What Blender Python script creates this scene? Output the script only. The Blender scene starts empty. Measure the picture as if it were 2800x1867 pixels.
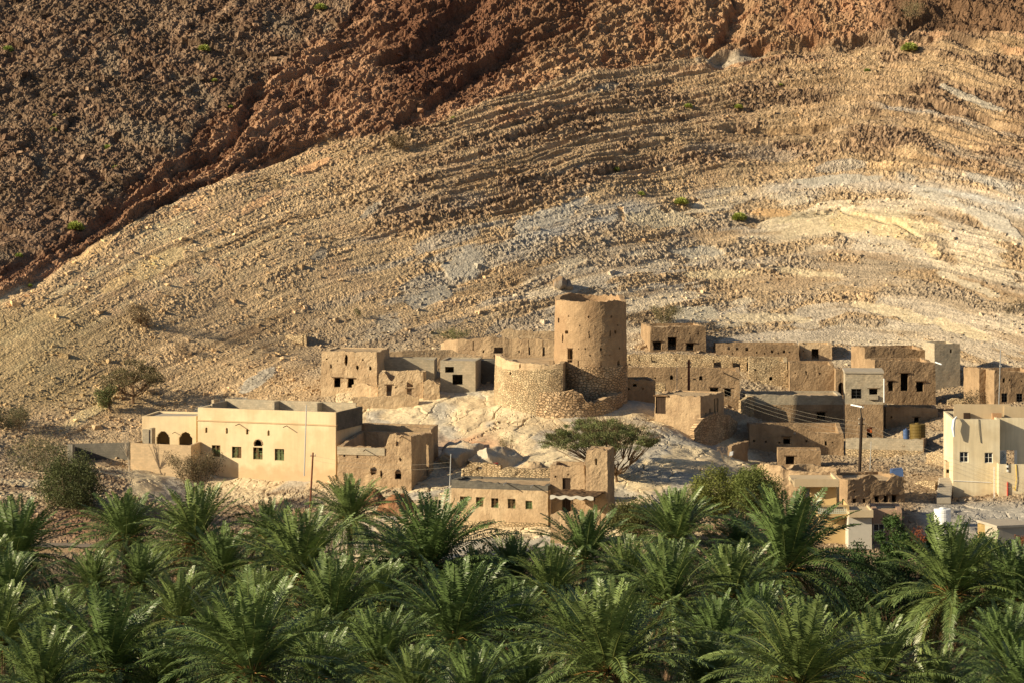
import bpy, math, random
import numpy as np
R = math.radians
scene = bpy.context.scene
col = scene.collection
# ------------------------------------------------------------------ camera, sky, sun, exposure
FP, HY, ZC = 8000.0, 346.0, 50.0          # focal length in photo pixels, horizon row, camera height
cam_d = bpy.data.cameras.new("camera"); cam = bpy.data.objects.new("camera", cam_d); col.objects.link(cam)
cam.location = (0, 0, ZC); cam.rotation_euler = (R(90), 0, 0)
cam_d.sensor_width = 36; cam_d.lens = 36 * FP / 2800; cam_d.shift_y = (HY - 933.5) / 2800
cam_d.clip_start = 1; cam_d.clip_end = 6000
scene.camera = cam
SUN_EL, SUN_AZ = R(22), R(19)             # elevation, swing towards the camera from due left
world = bpy.data.worlds.new("World"); scene.world = world; world.use_nodes = True
wn = world.node_tree
bg = wn.nodes["Background"]; sky = wn.nodes.new("ShaderNodeTexSky")
sky.sky_type = 'NISHITA'; sky.sun_disc = False; sky.sun_elevation = SUN_EL; sky.sun_rotation = R(250)
wn.links.new(sky.outputs[0], bg.inputs[0]); bg.inputs[1].default_value = 0.05
sd = bpy.data.lights.new("sun", 'SUN'); sd.energy = 5.0; sd.angle = R(0.5); sd.color = (1.0, 0.84, 0.57)
sun = bpy.data.objects.new("sun", sd); col.objects.link(sun)
ts = (-math.cos(SUN_AZ) * math.cos(SUN_EL), -math.sin(SUN_AZ) * math.cos(SUN_EL), math.sin(SUN_EL))
from mathutils import Vector
sun.rotation_euler = Vector(ts).to_track_quat('Z', 'Y').to_euler()
sun.location = (-100, 0, 150)
scene.view_settings.view_transform = 'Standard'; scene.view_settings.look = 'None'
scene.view_settings.exposure = 0.6; scene.view_settings.gamma = 1.0
scene.cycles.max_bounces = 5; scene.cycles.diffuse_bounces = 3; scene.cycles.transparent_max_bounces = 6
scene.cycles.use_denoising = True

def at(px, py, Y):                        # a photo pixel at distance Y becomes a place
    return ((px - 1400) / FP * Y, Y, ZC - (py - HY) / FP * Y)

# ------------------------------------------------------------------ noise (numpy)
def hsh(ix, iy, iz=0, seed=0):
    n = (np.asarray(ix).astype(np.int64) * 374761393 + np.asarray(iy).astype(np.int64) * 668265263
         + np.asarray(iz).astype(np.int64) * 1440662683 + seed * 69069 + 12345) & 0xffffffff
    n = ((n ^ (n >> 13)) * 1274126177) & 0xffffffff
    n = ((n ^ (n >> 16)) * 2246822519) & 0xffffffff
    n = n ^ (n >> 15)
    return n / 4294967296.0
def vn2(x, y, seed=0):
    x0 = np.floor(x); y0 = np.floor(y); fx = x - x0; fy = y - y0
    fx = fx * fx * (3 - 2 * fx); fy = fy * fy * (3 - 2 * fy)
    a = hsh(x0, y0, 0, seed); b = hsh(x0 + 1, y0, 0, seed); c = hsh(x0, y0 + 1, 0, seed); d = hsh(x0 + 1, y0 + 1, 0, seed)
    return ((a * (1 - fx) + b * fx) * (1 - fy) + (c * (1 - fx) + d * fx) * fy) * 2 - 1
def vn3(x, y, z, seed=0):
    x0 = np.floor(x); y0 = np.floor(y); z0 = np.floor(z); fx = x - x0; fy = y - y0; fz = z - z0
    fx = fx * fx * (3 - 2 * fx); fy = fy * fy * (3 - 2 * fy); fz = fz * fz * (3 - 2 * fz)
    r = 0
    for k in (0, 1):
        a = hsh(x0, y0, z0 + k, seed); b = hsh(x0 + 1, y0, z0 + k, seed)
        c = hsh(x0, y0 + 1, z0 + k, seed); d = hsh(x0 + 1, y0 + 1, z0 + k, seed)
        r = r + ((a * (1 - fx) + b * fx) * (1 - fy) + (c * (1 - fx) + d * fx) * fy) * (fz if k else 1 - fz)
    return r * 2 - 1
def fbm(x, y, o=4, seed=0, g=0.5):
    r = 0; a = 1; t = 0
    for i in range(o):
        r = r + a * vn2(x * 2 ** i + 17.3 * i, y * 2 ** i - 9.1 * i, seed + i); t += a; a *= g
    return r / t
def facets(x, y, seed=0, tilt=1.0):       # every cell a tilted plane: broken rock
    x0 = np.floor(x); y0 = np.floor(y)
    best = np.full(x.shape, 9.0); sec = np.full(x.shape, 9.0); h = np.zeros(x.shape); rid = np.zeros(x.shape)
    for i in (-1, 0, 1):
        for j in (-1, 0, 1):
            cx = x0 + i; cy = y0 + j
            r1 = hsh(cx, cy, 1, seed); r2 = hsh(cx, cy, 2, seed); r3 = hsh(cx, cy, 3, seed); r4 = hsh(cx, cy, 4, seed); r5 = hsh(cx, cy, 5, seed)
            dx = x - cx - r1; dy = y - cy - r2; d = dx * dx + dy * dy
            m = d < best
            sec = np.where(m, best, np.minimum(sec, d))
            h = np.where(m, (r3 - .5) + tilt * ((r4 - .5) * dx + (r5 - .5) * dy) * 2, h)
            rid = np.where(m, r4, rid); best = np.where(m, d, best)
    return h, rid, np.sqrt(sec) - np.sqrt(best)
def sstep(a, b, x):
    t = np.clip((x - a) / (b - a), 0, 1); return t * t * (3 - 2 * t)
# ------------------------------------------------------------------ terrain
CP = [(p, 100, 17.) for p in (-60, 0, 60)] + [(p, 150, 12.) for p in (-80, -30, 30, 80)] + [(p, 200, 8.) for p in (-80, -30, 30, 80)] + [(p, 255, 4.5) for p in (-90, -40, 0, 40, 90)]
CP = [tuple(map(float, c)) for c in CP] + [(0., 20., 34.), (-40., 20., 34.), (40., 20., 34.)]
for c in """190,1490,283 100,1400,296 100,1290,315 350,1300,318 600,1300,324 600,1380,316 600,1450,300 918,1322,318 1125,1358,312
1202,1300,322 1050,1400,306 1233,1455,296 1499,1475,290 1400,1510,283 1180,1320,318 1250,1265,326 1250,1225,331 1100,1155,340 1300,1150,338 1300,1095,345 1000,1115,345
1150,1095,346 1400,1115,340 1595,1147,337 1450,1200,330 1600,1235,325 1700,1112,342 1800,1175,333 1900,1250,323 2000,1290,316 1700,1290,315 1750,1350,306
1660,1405,299 2030,1245,338 2100,1290,324 2060,1330,315 1955,1235,330 2050,1268,334 2310,1270,334 2420,1270,331 2526,1270,331 2100,1160,357 2313,1185,353
2415,1206,349 2155,1065,368 2283,1080,366 1850,1078,358 2024,1128,351 1715,1012,372 2000,1012,372 1780,962,389 1900,962,389 2050,976,390 2276,995,388 2450,985,392
2475,1108,368 2590,1048,384 2650,1100,366 2717,1120,350 2605,1363,311 2730,1371,307 2800,1330,312 2560,1390,300 2577,1440,290 2727,1492,283 2500,1310,318
2350,1505,284 2220,1500,284 2450,1500,285 2400,1390,299 2150,1308,317 2180,1272,335 2600,1500,279 2650,1420,297 875,1080,352 600,1095,354 400,1110,349 200,1262,332 350,1262,330 90,1265,329 200,1208,338 0,1250,324 0,1110,343 0,815,370
1300,985,368 1450,960,374 1200,932,382 810,957,376 1500,925,388 1400,925,388 1400,800,398 1400,500,421 1400,0,470 0,400,412 0,0,457 700,1000,362 700,700,394 700,400,425 700,0,466
2100,900,401 2100,500,435 2100,0,477 2800,900,396 2750,1000,384 2800,600,421 2800,0,471 350,1300,317 250,1480,284 20,1490,283 340,1480,285
-600,1110,343 -600,815,372 -600,0,460 3400,1120,350 3400,900,396 3400,600,421 3400,0,471 -600,1490,283 -600,1290,315 3400,1480,283 3400,1300,315
1400,-700,545 100,-700,535 2700,-700,545""".split():
    a, b, c = map(float, c.split(',')); CP.append(at(a, b, c))
CP += [(-250., 700., 215.), (0., 700., 225.), (250., 700., 215.), (-260., 300., 40.), (260., 300., 40.), (0., 900., 240.)]
CP = np.array(CP)
_S = 100.0
def _K(r2): return np.where(r2 > 1e-12, 0.5 * r2 * np.log(np.maximum(r2, 1e-12)), 0)
_P = CP[:, :2] / _S
_n = len(_P)
_A = np.zeros((_n + 3, _n + 3))
_A[:_n, :_n] = _K(((_P[:, None] - _P[None]) ** 2).sum(-1)) + np.eye(_n) * 0.0004
_A[:_n, _n] = 1; _A[:_n, _n + 1:] = _P; _A[_n, :_n] = 1; _A[_n + 1:, :_n] = _P.T
_W = np.linalg.solve(_A, np.concatenate([CP[:, 2], [0, 0, 0]]))
def gz(x, y):
    x = np.asarray(x, float) / _S; y = np.asarray(y, float) / _S
    r = _W[_n] + _W[_n + 1] * x + _W[_n + 2] * y
    for k in range(_n): r = r + _W[k] * _K((x - _P[k, 0]) ** 2 + (y - _P[k, 1]) ** 2)
    return r
def hit(px, py, y0=250.0, y1=560.0):      # where the line of sight of a photo pixel meets the land
    Y = np.arange(y0, y1, 0.5); x = (px - 1400) / FP * Y
    k = np.argmax(gz(x, Y) >= ZC - (py - HY) / FP * Y)
    return at(px, py, float(Y[k]))
def A_(px): return np.interp(px, [-600, 0, 400, 800, 1200, 1600, 2000, 2300, 2550, 2800, 3400], [1200, 815, 595, 425, 320, 215, 150, 120, 140, 200, 420])
def L1(px): return np.interp(px, [-600, 0, 119, 226, 387, 506, 625, 774, 893, 1042, 1161, 1250, 1400, 1519, 1698, 1906, 2085, 2293, 2442, 2531, 2800, 3400],
                             [1150, 815, 756, 685, 601, 536, 482, 429, 381, 363, 333, 310, 256, 220, 185, 149, 137, 107, 77, 60, 90, 200])
def L2(px): return np.interp(px, [-600, 0, 179, 298, 310, 417, 506, 565, 643, 714, 774, 893, 952, 975, 1100], [980, 720, 643, 577, 536, 470, 411, 345, 280, 226, 173, 95, 48, -50, -900])

def grow(a, b, d0, d1):                   # spacing growing from d0 to d1
    r = [a]; 
    while r[-1] < b:
        t = (r[-1] - a) / (b - a); r.append(r[-1] + d0 + (d1 - d0) * t)
    return r[:-1]
_t = np.array([-4500, -3200, -2200, -1500, -1000, -700] + list(np.arange(-500, -60, 12)) + list(np.arange(-60, 2861, 2.75)) + list(np.arange(2870, 3310, 12)) + [3600, 4000, 4600, 5400, 6600, 8000], float)
_y = np.array([15, 30, 50, 75, 100, 130, 160, 190, 220, 240, 255, 265] + grow(270, 300, .5, .3) + grow(300, 395, .23, .2) + grow(395, 480, .165, .19) + grow(480, 500, .3, 1.5) + [510, 530, 560, 600, 660, 760, 900])
NX, NY = len(_t), len(_y)
TT, YY = np.meshgrid(_t, _y)
XX = (TT - 1400) / FP * YY
ZZ = gz(XX, YY)
PX, PY = TT, HY + (ZC - ZZ) / YY * FP    # where each bit of land sits, used only to lay out the geology
_wx = fbm(XX / 9, YY / 6, 4, 3) ; _wy = fbm(XX / 9 + 40, YY / 6, 4, 8)
pxw = PX + _wx * 45; pyw = PY + _wy * 38
s_ = PY - A_(PX)                          # distance below the crest of the fold
sw = s_ + _wy * 14
q1 = XX; q2 = s_ * 0.055
mt = sstep(396, 410, YY + 12 * _wx * 0 + 0)               # mountain proper
below = sstep(-8, 8, pyw * .35 + PY * .65 - L1(PX))       # 1: pale slope under the red band
inred = 1 - below
dark = (1 - sstep(-20, 20, pyw * .7 + PY * .3 - L2(PX) + 26 * fbm(XX / 2.2, YY / 2, 3, 28)))
inred = inred * (1 - dark)
mound = sstep(1060, 1080, PY + _wy * 8) * (YY > 280) * (1 - sstep(352, 362, YY)) * sstep(860, 960, PX + .0 * YY)
mound = mound * np.clip(1 - sstep(-30, 30, PX - np.interp(PY, [1060, 1120, 1180, 1240, 1290, 1350, 1400], [1840, 1860, 1960, 2060, 2080, 1990, 1900]) + 30 * _wx) + sstep(2480, 2540, PX + 40 * _wy) * sstep(1360, 1390, PY), 0, 1)
mound = np.maximum(mound, sstep(330, 380, PX) * (1 - sstep(930, 980, PX)) * sstep(1278, 1290, PY + 8 * _wy) * (1 - sstep(1335, 1375, PY + 60 * _wx)) * (YY > 296))
bank = (YY < 352) * (1 - mound) * sstep(1270, 1300, PY + 12 * _wx)
# relief
n1_ = fbm(XX / 5, s_ * 0.055 / 1.2, 4, 71)
def arcm(s0, w, x0, x1): return np.exp(-((sw - s0) / w) ** 2) * sstep(x0, x0 + 120, PX) * (1 - sstep(x1 - 80, x1, PX))
_sh = .12 * q1 * (1 - sstep(700, 1500, PX))
h1, id1, e1 = facets(q1 / 1.5 + .3 * _wx, (YY - _sh) / 1.15 + .3 * _wy, 1, .9)
h2, id2, e2 = facets(q1 / .6, (YY - _sh) / .5, 2, 1.0)
h0, id0, e0 = facets(XX / 4.2 + _wx, YY / 3.5 + _wy, 7, 1.)
h3, id3, e3 = facets(XX / .34, YY / .36, 5, 1.0)
band = fbm(q1 / 16, q2 / 1.3, 4, 21)      # strata run along the fold
band2 = fbm(q1 / 7, q2 / .5, 3, 22)
rub = sstep(-.15, .3, fbm(q1 / 6, q2 / 1.6, 3, 31) + .25 * np.clip(band * 2, -1, 1))
slabs = 1 - rub
rid = 1 - np.abs(fbm(q1 / 9 + 3, q2 / 3.5 + 7, 5, 41)) * 2.2
rid2 = 1 - np.abs(fbm(q1 / 3.0, (q2 + .35 * q1) / 1.2, 4, 43)) * 2.2
D = np.zeros_like(XX)
lowright = sstep(330, 420, sw) * sstep(1200, 1600, PX)
brown = (1 - sstep(280, 350, sw + 40 * band)) * sstep(750, 1300, PX) 
Dp = (h1 * .17 * rub + h2 * .22 * (.3 + .7 * rub) + h3 * .13 * (.4 + .6 * rub)) * (.78 + .5 * brown) + (band * .20 + band2 * .16 * (.4 + brown)) * (.3 + .7 * sstep(700, 1500, PX))
Dp = Dp + brown * .20 * np.clip(band2 * 3, -1, 1) + fbm(q1 / 14, YY / 10, 3, 24) * .9
Dr = h0 * .25 + rid * 1.0 + rid2 * .4 + h1 * .3 + h2 * .25 + band2 * .5 + h3 * .1 + band2 * .3
Dd = h0 * .6 + h1 * .26 + h2 * .22 + h3 * .12 + fbm(XX / 7, YY / 9, 4, 51) * .8 + rid2 * .25
PATCH = [(430, 722, 95, 26, .45, (.80, .64, .38)), (330, 770, 70, 18, .5, (.80, .60, .34)), (610, 470, 85, 20, .4, (.78, .58, .35)), (140, 860, 60, 22, .3, (.78, .60, .36)), (250, 690, 90, 14, .6, (.80, .58, .33)), (520, 560, 60, 14, .5, (.74, .52, .32)),
 (700, 560, 50, 12, .5, (.70, .46, .28)), (860, 450, 70, 12, .4, (.70, .44, .26)), (1270, 720, 70, 38, .3, (.44, .42, .385)), (1180, 815, 70, 26, .3, (.46, .44, .40)), (1010, 580, 40, 14, .6, (.36, .33, .29)), (870, 700, 30, 14, .5, (.34, .31, .27)),
 (1480, 600, 110, 30, .3, (.52, .50, .46)), (1790, 600, 130, 26, 0, (.62, .55, .42)), (1570, 560, 40, 14, .4, (.54, .51, .46)), (1700, 590, 9, 36, .3, (.66, .47, .28)), (2110, 580, 60, 12, 0, (.66, .45, .25)), (2330, 610, 70, 34, 0, (.72, .60, .39)), (2440, 625, 60, 38, 0, (.72, .60, .40)), (2200, 620, 70, 24, .2, (.66, .57, .42)), (2545, 680, 40, 16, -.4, (.76, .63, .42)),
 (1910, 690, 80, 16, 0, (.56, .53, .47)), (1960, 750, 110, 12, 0, (.68, .58, .40)), (2200, 745, 90, 12, -.1, (.68, .58, .41)), (2300, 490, 130, 14, .05, (.50, .48, .44)), (2560, 540, 90, 16, -.35, (.56, .54, .50)), (2710, 600, 90, 22, -.5, (.58, .56, .52)), (2660, 270, 110, 12, -.4, (.48, .45, .40)), (2000, 150, 110, 14, .1, (.40, .36, .31)), (1640, 250, 60, 12, .3, (.38, .33, .27)),
 (2100, 870, 160, 14, -.05, (.66, .58, .44)), (2450, 860, 160, 16, -.2, (.66, .58, .43)), (2650, 780, 90, 14, -.4, (.62, .56, .45)), (1900, 860, 80, 26, 0, (.60, .56, .47)), (2620, 900, 110, 16, -.3, (.68, .59, .43)), (1050, 900, 60, 30, .6, (.44, .42, .38)), (560, 1130, 120, 26, .3, (.48, .46, .41)), (700, 1040, 60, 20, .6, (.46, .44, .40)), (240, 1130, 90, 16, .5, (.74, .62, .38)), (1030, 20, 80, 30, 0, (.34, .20, .12))]
pms = []
for a_, b_, wa, wb, rr_, cc_ in PATCH:
    u_ = (PX - a_) * math.cos(rr_) - (PY - b_) * math.sin(rr_); w_ = (PX - a_) * math.sin(rr_) + (PY - b_) * math.cos(rr_)
    near_ = (np.abs(PX - a_) < wa * 2.5) & (np.abs(PY - b_) < wa * 2.5)
    m_ = np.zeros_like(XX); m_[near_] = sstep(.38, .52, np.exp(-(u_[near_] / wa) ** 2 - (w_[near_] / wb) ** 2) + .38 * fbm(XX[near_] / 1.6, YY[near_] / 1.4, 4, 171)); pms.append((m_, cc_))
psm = np.clip(sum(m for m, _ in pms), 0, 1)
smo = np.clip(psm * .85 + arcm(478, 36, 2060, 2620) + arcm(372, 18, 2050, 3000) + lowright * .6 * slabs + (1 - sstep(500, 1000, PX)) * sstep(.05, .3, n1_ * .6) * .5, 0, 1)
st = fbm(q1 / 17, (q2 + .02 * _wy) / .40, 4, 25); st2 = fbm(q1 / 40, q2 / .9, 3, 26)
st = st * (.35 + .65 * sstep(-.25, .3, fbm(XX / 7, YY / 6, 3, 27)))
Dp = Dp + st * (.17 + .09 * sstep(800, 1400, PX))
Dp = Dp * (1 - .7 * smo)
Dr = Dr - .75
D = below * Dp + inred * Dr + dark * Dd
# scarps: rock stepping back on its right-hand side
def scarp(pts, dep, rec):
    global D
    p = np.array(pts, float); xs = np.interp(PY, p[:, 1], p[:, 0]) + 10 * _wy + 14 * fbm(XX / 1.2, YY / 2, 2, 77)
    inr = sstep(p[0, 1] - 25, p[0, 1] + 25, PY) * (1 - sstep(p[-1, 1] - 25, p[-1, 1] + 25, PY))
    d = (PX - xs)
    D = D - dep * inr * sstep(-6, 14, d) * (1 - sstep(14, rec, d))
scarp([(1250, 0), (1180, 60), (1150, 110), (1010, 180)], 1.8, 320)
scarp([(1400, 90), (1330, 150), (1225, 230), (1130, 290), (1060, 340)], 1.7, 200)
scarp([(700, 220), (640, 330), (618, 400)], 1.5, 60)
scarp([(1990, -20), (1985, 60), (1925, 140)], 1.8, 90)
scarp([(880, 140), (830, 190), (690, 260)], 1.2, 90)
scarp([(2530, 30), (2480, 60), (2440, 85)], 1.6, 260)
scarp([(300, 560), (210, 650), (100, 740), (60, 790)], 1.0, 80)
# ledges: a shelf dropping on its lower side
def ledge(pts, dep, wid):
    global D
    p = np.array(pts, float); ys = np.interp(PX, p[:, 0], p[:, 1]) + 7 * fbm(XX / 2, YY * 0, 3, 78)
    inr = sstep(p[0, 0], p[0, 0] + 60, PX) * (1 - sstep(p[-1, 0] - 60, p[-1, 0], PX))
    d = PY - ys
    D = D - dep * inr * (.6 + .6 * vn2(XX / 3, YY * 0, 5)) * sstep(-3, 4, d) * (1 - sstep(6, wid, d))
ledge([(1900, 160), (2150, 118), (2420, 85), (2560, 78), (2800, 130)], 1.5, 60)
ledge([(1950, 352), (2080, 346), (2200, 350), (2330, 345)], .9, 22)
ledge([(2400, 280), (2540, 275), (2680, 315), (2860, 380)], 1.5, 30)
ledge([(1380, 372), (1500, 345), (1620, 300)], .6, 26)
ledge([(1800, 190), (2000, 165), (2100, 150)], .7, 26)
ledge([(2150, 590), (2300, 570), (2450, 600), (2600, 690)], .5, 20)
# limestone knoll: smooth boulders parted by cracks
m1, im1, em1 = facets(XX / 5.5 + .9 * _wx - YY / 9, YY / 6.0 + .8 * _wy + XX / 14, 61, .5)
m2, im2, em2 = facets(XX / 1.1 + .8 * _wx, YY / 1.9 + .5 * _wy, 62, .8)
ck = sstep(-.1, .35, fbm(XX / 7 + 3, YY / 7, 3, 68))
Dm = m1 * .12 - .25 * (1 - sstep(0, .07, em1)) * (.3 + ck) + m2 * .05 * ck - .10 * (1 - sstep(0, .08, em2)) * ck + fbm(XX / 2.4, YY / 3.2, 3, 63) * .30 + fbm(XX / .7, YY / .9, 2, 60) * .03 + (1 - np.abs(fbm(XX / 6 - YY / 8, YY / 9, 4, 69)) * 2) * .2
v1, iv1, ev1 = facets(XX / .9, YY / 1.1, 66, .9); v2, iv2, ev2 = facets(XX / .4, YY / .5, 67, .9)
Dv = v1 * .16 * sstep(-.2, .3, fbm(XX / 5, YY / 5, 3, 65)) + v2 * .12 + fbm(XX / 4, YY / 4, 4, 64) * .30
far = sstep(372, 398, YY)
vis = sstep(262, 290, YY) * (YY < 498)
Dl = D * (.55 + .45 * sstep(380, 410, YY))
Dnear = mound * Dm + (1 - mound) * Dv
leftslope = (1 - sstep(800, 900, PX)) * sstep(330, 350, YY)
kk = np.maximum(far, leftslope)
D = (Dl * kk + Dnear * (1 - kk)) * vis
NYv, NZv = -.45, .89
X3, Y3, Z3 = XX, YY + D * NYv, ZZ + D * NZv
# rock colours (what the stone itself is; grove floor darkened for shade)
def C(*v): return np.array(v)[None, None, :]
def mix(a, b, t): return a * (1 - t[..., None]) + b * t[..., None]
n1 = fbm(q1 / 5, q2 / 1.2, 4, 71); n2 = fbm(XX / 3, YY / 3, 4, 72); n3 = fbm(q1 / 22, q2 / 5, 3, 73)
tan = mix(C(.60, .43, .25), C(.44, .31, .185), sstep(-.3, .4, n1))
pale = mix(C(.74, .58, .35), C(.72, .50, .30), sstep(-.2, .3, n2))
left = 1 - sstep(500, 1000, PX + 100 * n3)
cP = mix(tan, pale, sstep(.0, .28, n1 * .6 + slabs * .25 - .05) * (.25 + .75 * left * (1 - sstep(150, 330, sw))))
cP = mix(cP, C(.36, .345, .31), sstep(.06, .22, fbm(q1 / 10 + 9, q2 / 2, 3, 74)) * sstep(700, 1200, PX) * .65 * sstep(120, 300, sw))
rubc = mix(C(.20, .132, .085), C(.33, .225, .145), sstep(.2, .9, id2))
cP = mix(cP, rubc, brown * (.5 + .5 * rub) * .95)
rock_w = mix(C(.68, .57, .41), C(.56, .48, .375), sstep(-.2, .3, fbm(q1 / 8, q2 / 2.4, 3, 75)))
cP = mix(cP, C(.40, .30, .195), lowright * .6)
cP = mix(cP, rock_w, lowright * sstep(.45, .7, slabs) * sstep(-.1, .25, n3 + .1) * .8)
def arc(s0, w, x0, x1):
    return np.exp(-((sw - s0) / w) ** 2) * sstep(x0, x0 + 120, PX) * (1 - sstep(x1 - 80, x1, PX))
cP = mix(cP, C(.50, .475, .43), np.clip(arc(372, 20, 2050, 3000) + arc(330, 8, 2450, 3000) * .7 + arc(170, 8, 2350, 3000) * .7 + arc(395, 32, 1330, 1800) * .8, 0, 1) * (.6 + .4 * slabs))
cP = mix(cP, C(.60, .50, .32), np.clip(arc(478, 36, 2060, 2620), 0, 1) * sstep(-.2, .1, n1 + .15))
cP = mix(cP, C(.30, .19, .10), sstep(.2, .5, -band) * .5)
cP = cP * (1 + .34 * st + .22 * st2)[..., None]; cP = mix(cP, C(.74, .53, .31), sstep(.12, .4, st2) * left * .6); cP = mix(cP, C(.46, .26, .15), sstep(.15, .4, st) * (1 - sstep(60, 160, sw)) * .5)
for m_, cc_ in pms: cP = mix(cP, C(*cc_) * C(1.06, 1., .90) * (.9 + .12 * n2[..., None]), m_ * .9)
lg = (1 - sstep(150, 500, PX)) * sstep(800, 900, PY) * (1 - sstep(1080, 1150, PY))
cP = mix(cP, C(.36, .28, .145), lg * .6)
red = mix(C(.27, .15, .09), C(.15, .078, .048), sstep(-.1, .45, fbm(q1 / 3.5, q2 / 1.5, 4, 81)))
red = mix(red, C(.42, .25, .15), sstep(.05, .35, fbm(q1 / 6 + 5, q2 / 2.5, 4, 82)) * .85)
trt = sstep(1350, 1500, PX) * (1 - sstep(2250, 2450, PX))
red = mix(red, mix(C(.40, .26, .15), C(.33, .18, .10), sstep(-.2, .3, n2)), trt * .75)
red = mix(red, C(.16, .10, .06), sstep(2380, 2480, PX + 60 * n2) * .8)
red = mix(red, C(.11, .042, .025), (sstep(1000, 1120, PX) * (1 - sstep(1560, 1700, PX)) * (1 - sstep(170, 260, PY + (PX - 1300) * .45 + 40 * n2))) * .55)
drk = mix(C(.195, .122, .08), C(.31, .21, .14), sstep(.45, .95, id1))
drk = mix(drk, C(.085, .055, .035), sstep(.1, .4, n2) * .5)
drk = mix(drk, C(.21, .155, .105), sstep(-.1, .3, fbm(XX / 9 + 7, YY / 7, 4, 84)) * .35)
drk = mix(drk, C(.26, .20, .14), sstep(.35, .5, fbm(XX / 6, YY / 9, 3, 83)) * .7)
mtc = cP * below[..., None] + red * inred[..., None] + drk * dark[..., None]
mtc = mtc * (.88 + .26 * id2[..., None]) * (.88 + .24 * id3[..., None])
mo = mix(C(.68, .555, .365), C(.62, .485, .31), sstep(.0, .35, fbm(XX / 5, YY / 5, 4, 91)))
mo = mix(mo, C(.40, .385, .35), sstep(.05, .3, fbm(XX / 4 + 9, YY / 6, 3, 92)) * .7)
mo = mix(mo, C(.36, .35, .33), sstep(2380, 2520, PX) * .8)
mo = mix(mo, C(.46, .27, .16), np.exp(-(((PX - 1290) / 110) ** 2 + ((PY - 1215) / 30) ** 2)) * sstep(-.2, .2, n2))
mo = mo * (.95 + .1 * im2[..., None])
mo = mix(mo, C(.22, .15, .09), (1 - sstep(0, .03, em1)) * .5 * ck)
soil = mix(C(.36, .27, .18), C(.26, .18, .115), sstep(-.2, .3, n2))
soil = mix(soil, C(.50, .39, .26), (id2 > .8) * .6 * np.ones_like(n2))
soil = mix(soil, C(.60, .49, .33), sstep(.05, .2, fbm(XX / 7, YY / 2.2, 4, 93)) * sstep(1270, 1290, PY) * (1 - sstep(1360, 1400, PY)) * (PX < 1000))
soil = mix(soil, C(.30, .15, .08), np.exp(-((PX - 230) / 160) ** 2 - ((PY - 1440) / 45) ** 2) * .7 + np.exp(-((PX - 1100) / 90) ** 2 - ((PY - 1400) / 45) ** 2) * .8)
vil = mix(mix(C(.36, .265, .17), C(.44, .35, .24), sstep(-.2, .3, n1)), soil, bank.astype(float))
nearc = mix(vil, mo, mound)
colr = mix(nearc, mtc, kk)
colr = mix(colr, np.ones_like(colr) * C(.045, .036, .022), 1 - sstep(268, 284, YY))  # grove floor painted near black to stand for the palms' deep shade
def terrain_mat():
    m = bpy.data.materials.new("rock_ground"); m.use_nodes = True; nt = m.node_tree; b = nt.nodes["Principled BSDF"]
    b.inputs["Roughness"].default_value = .92; b.inputs["Specular IOR Level"].default_value = .15
    at_ = nt.nodes.new("ShaderNodeAttribute"); at_.attribute_name = "Col"
    tc = nt.nodes.new("ShaderNodeTexCoord")
    n = nt.nodes.new("ShaderNodeTexNoise"); n.inputs["Scale"].default_value = 3.5; n.inputs["Detail"].default_value = 8; n.inputs["Roughness"].default_value = .7
    nt.links.new(tc.outputs["Object"], n.inputs["Vector"])
    mr = nt.nodes.new("ShaderNodeMapRange"); mr.inputs[1].default_value = .3; mr.inputs[2].default_value = .7; mr.inputs[3].default_value = .62; mr.inputs[4].default_value = 1.34
    nt.links.new(n.outputs["Fac"], mr.inputs[0])
    mx = nt.nodes.new("ShaderNodeVectorMath"); mx.operation = 'SCALE'
    nt.links.new(at_.outputs["Color"], mx.inputs[0]); nt.links.new(mr.outputs[0], mx.inputs["Scale"]); nt.links.new(mx.outputs[0], b.inputs["Base Color"])
    v = nt.nodes.new("ShaderNodeTexVoronoi"); v.inputs["Scale"].default_value = 3.2; nt.links.new(tc.outputs["Object"], v.inputs["Vector"])
    ad = nt.nodes.new("ShaderNodeMath"); ad.operation = 'MULTIPLY_ADD'; ad.inputs[1].default_value = -.6
    nt.links.new(v.outputs["Distance"], ad.inputs[0]); nt.links.new(n.outputs["Fac"], ad.inputs[2])
    bp = nt.nodes.new("ShaderNodeBump"); nt.links.new(at_.outputs["Alpha"], bp.inputs["Strength"]); bp.inputs["Distance"].default_value = .22
    nt.links.new(ad.outputs[0], bp.inputs["Height"]); nt.links.new(bp.outputs[0], b.inputs["Normal"])
    return m
def grid_obj(name, X, Y, Z, colors, m, alpha=None):
    ny, nx = X.shape
    me = bpy.data.meshes.new(name)
    me.vertices.add(nx * ny); me.vertices.foreach_set("co", np.stack([X, Y, Z], -1).astype(np.float32).ravel())
    i = np.arange(nx * ny).reshape(ny, nx)
    f = np.stack([i[:-1, :-1], i[:-1, 1:], i[1:, 1:], i[1:, :-1]], -1).reshape(-1, 4)
    me.loops.add(f.size); me.loops.foreach_set("vertex_index", f.ravel().astype(np.int32))
    me.polygons.add(len(f)); me.polygons.foreach_set("loop_start", (np.arange(len(f)) * 4).astype(np.int32))
    me.polygons.foreach_set('use_smooth', np.zeros(len(f), bool)); me.update(calc_edges=True)
    if colors is not None:
        a = me.color_attributes.new("Col", 'FLOAT_COLOR', 'POINT')
        a.data.foreach_set("color", np.concatenate([np.clip(colors, 0, 1), np.ones(colors.shape[:2] + (1,)) if alpha is None else alpha[..., None]], -1).astype(np.float32).ravel())
    me.materials.append(m)
    o = bpy.data.objects.new(name, me); col.objects.link(o); return o
stoneless = mound
rgh = np.clip(.95 - .72 * mound * (1 - kk) - .6 * smo * kk, .15, 1)
_ys = int(np.searchsorted(_y, 392))
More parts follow.
